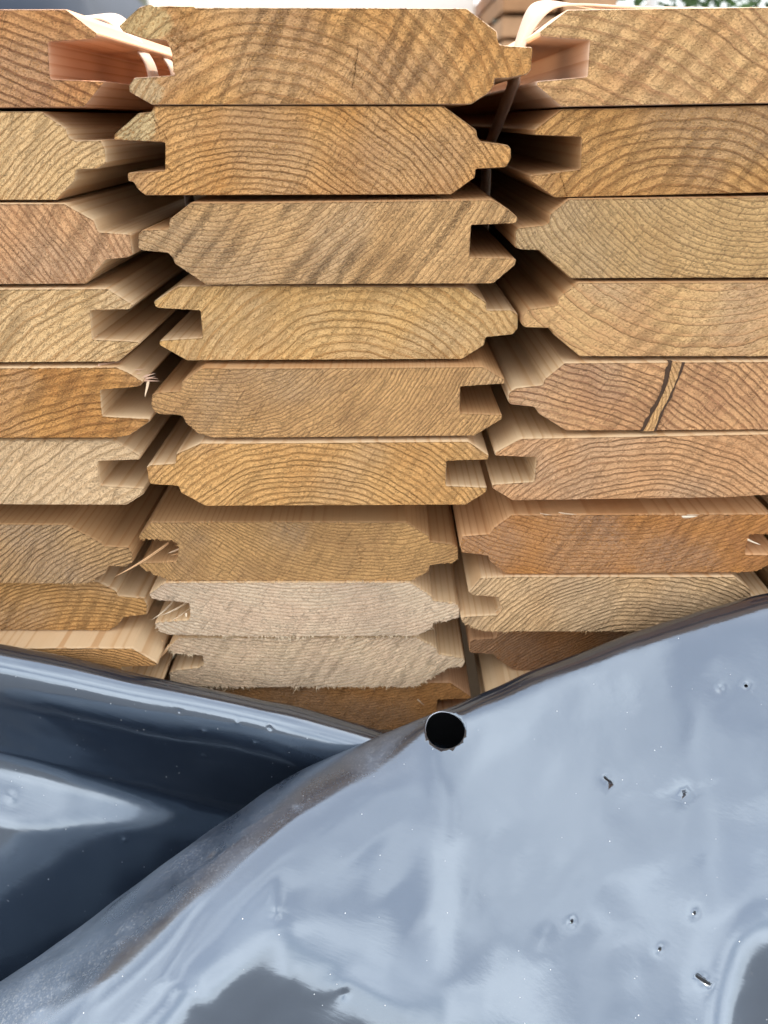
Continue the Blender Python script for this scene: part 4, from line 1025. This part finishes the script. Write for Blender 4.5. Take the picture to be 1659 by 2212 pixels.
# stacked brown timber behind
TIMB = [simple_mat("brown_timber", c, 0.8, 12.0, 0.35) for c in ((0.34, 0.18, 0.08), (0.26, 0.13, 0.06), (0.42, 0.25, 0.13))]
rngb = random.Random(3)
labels_col = ("left", "right")
k = 0
for r in range(11):
    for c in range(2):
        x0 = 0.50 + c * 0.245 + rngb.uniform(-0.01, 0.01); z0 = r * 0.092
        dep = rngb.uniform(0, 0.06)
        o = link("brown_timber", box_mesh("brown_timber", x0, x0 + 0.225, 3.7 + dep, 5.2, z0, z0 + 0.075, [TIMB[rngb.randrange(3)]], 0.004))
        tag(o, "blurred brown timber, %s from the ground in the %s pile beside the white wall" % (("first", "second", "third", "fourth", "fifth", "sixth", "seventh", "eighth", "ninth", "tenth", "eleventh")[r], labels_col[c]), "timber", "timbers in the %s pile behind" % labels_col[c])
for r in range(4, 10):
    for c in range(1):
        z0 = r * 0.092 + 0.0755
        o = link("spacer_stick", box_mesh("spacer_stick", 0.49, 0.98, 4.0 + c * 0.8, 4.03 + c * 0.8, z0, z0 + 0.016, [STEEL]))
        tag(o, "thin dark spacer under the %s layer of brown timbers behind" % ("sixth", "seventh", "eighth", "ninth", "tenth", "eleventh")[r - 4], "spacer", "spacers in the piles behind")
# greenery with two pale posts
PALEP = simple_mat("pale_post", (0.62, 0.62, 0.60), 0.7, 9.0, 0.1)
for x, lab in ((1.02, "pale post in front of the greenery, nearer the brown timber"), (1.30, "pale post in front of the greenery, farther right")):
    o = link("pale_post", cyl_mesh("pale_post", 0.028, 2.4, PALEP), None, (x, 4.4, 0)); tag(o, lab, "post", "pale posts behind")

def leaf_mat(name, col):
    N = NT(name)
    tc = N.n("ShaderNodeTexCoord").outputs["Object"]
    f = N.noise(tc, 3.0, 4.0)
    N.set("Base Color", N.mixc(f, tuple(c * 0.6 for c in col), tuple(c * 1.5 for c in col)))
    N.set("Roughness", 0.55)
    return N.m
LEAF = [leaf_mat("leaf_green", (0.07, 0.14, 0.035)), leaf_mat("leaf_dark_green", (0.045, 0.10, 0.03))]
BARK = simple_mat("bark", (0.12, 0.09, 0.06), 0.9, 20.0, 0.3)
def tree(x, y, h, rad, label, seed, mi):
    rng = np.random.default_rng(seed)
    root = bpy.data.objects.new("leafy_tree", None); COL.objects.link(root); root.location = (x, y, 0)
    tag(root, label, "tree", "trees behind")
    secs = [(0, 0.16), (h * 0.3, 0.12), (h * 0.6, 0.08), (h * 0.9, 0.02)]
    verts = []; faces = []; K = 8
    for i, (z, r) in enumerate(secs):
        for k_ in range(K):
            verts.append((r * math.cos(k_ * math.pi / 4) + 0.06 * i * math.sin(seed), r * math.sin(k_ * math.pi / 4), z))
    for i in range(3):
        for k_ in range(K): faces.append([i * K + k_, i * K + (k_ + 1) % K, (i + 1) * K + (k_ + 1) % K, (i + 1) * K + k_])
    for b in range(7):
        z = h * (0.3 + 0.08 * b); a = b * 2.4; L = rad * 0.75; bb = len(verts)
        for t, r in ((0, 0.04), (1, 0.012)):
            for k_ in range(4):
                verts.append((math.cos(a) * L * t + r * math.cos(k_ * math.pi / 2), math.sin(a) * L * t + r * math.sin(k_ * math.pi / 2), z + 0.5 * t * L))
        for k_ in range(4): faces.append([bb + k_, bb + (k_ + 1) % 4, bb + 4 + (k_ + 1) % 4, bb + 4 + k_])
    link("trunk", mesh_np("trunk", verts, faces, [BARK], None, True), root)
    ncl = 60
    u = rng.normal(size=(ncl, 3)); u /= np.linalg.norm(u, axis=1)[:, None]
    cl = u * rng.uniform(0.35, 1.0, (ncl, 1)) * np.array([rad, rad, h * 0.44]) + np.array([0, 0, h * 0.56])
    verts = []; faces = []
    for c in cl:
        for _ in range(70):
            p = c + rng.normal(size=3) * rad * 0.16
            a = rng.normal(size=3); a /= np.linalg.norm(a); b = np.cross(a, rng.normal(size=3)); b /= np.linalg.norm(b)
            s = rng.uniform(0.04, 0.085); i = len(verts)
            verts += [tuple(p - a * s), tuple(p + b * s * 0.45), tuple(p + a * s), tuple(p - b * s * 0.45)]
            faces.append([i, i + 1, i + 2, i + 3])
    link("crown", mesh_np("crown", verts, faces, [LEAF[mi]]), root)
for i, (x, y, h, rad, lab) in enumerate(((1.6, 7.4, 4.2, 1.5, "blurred green tree just right of the brown timber pile"), (3.4, 7.0, 4.6, 1.7, "blurred green tree at the upper right corner"))):
    tree(x, y, h, rad, lab, 11 + i, i % 2)
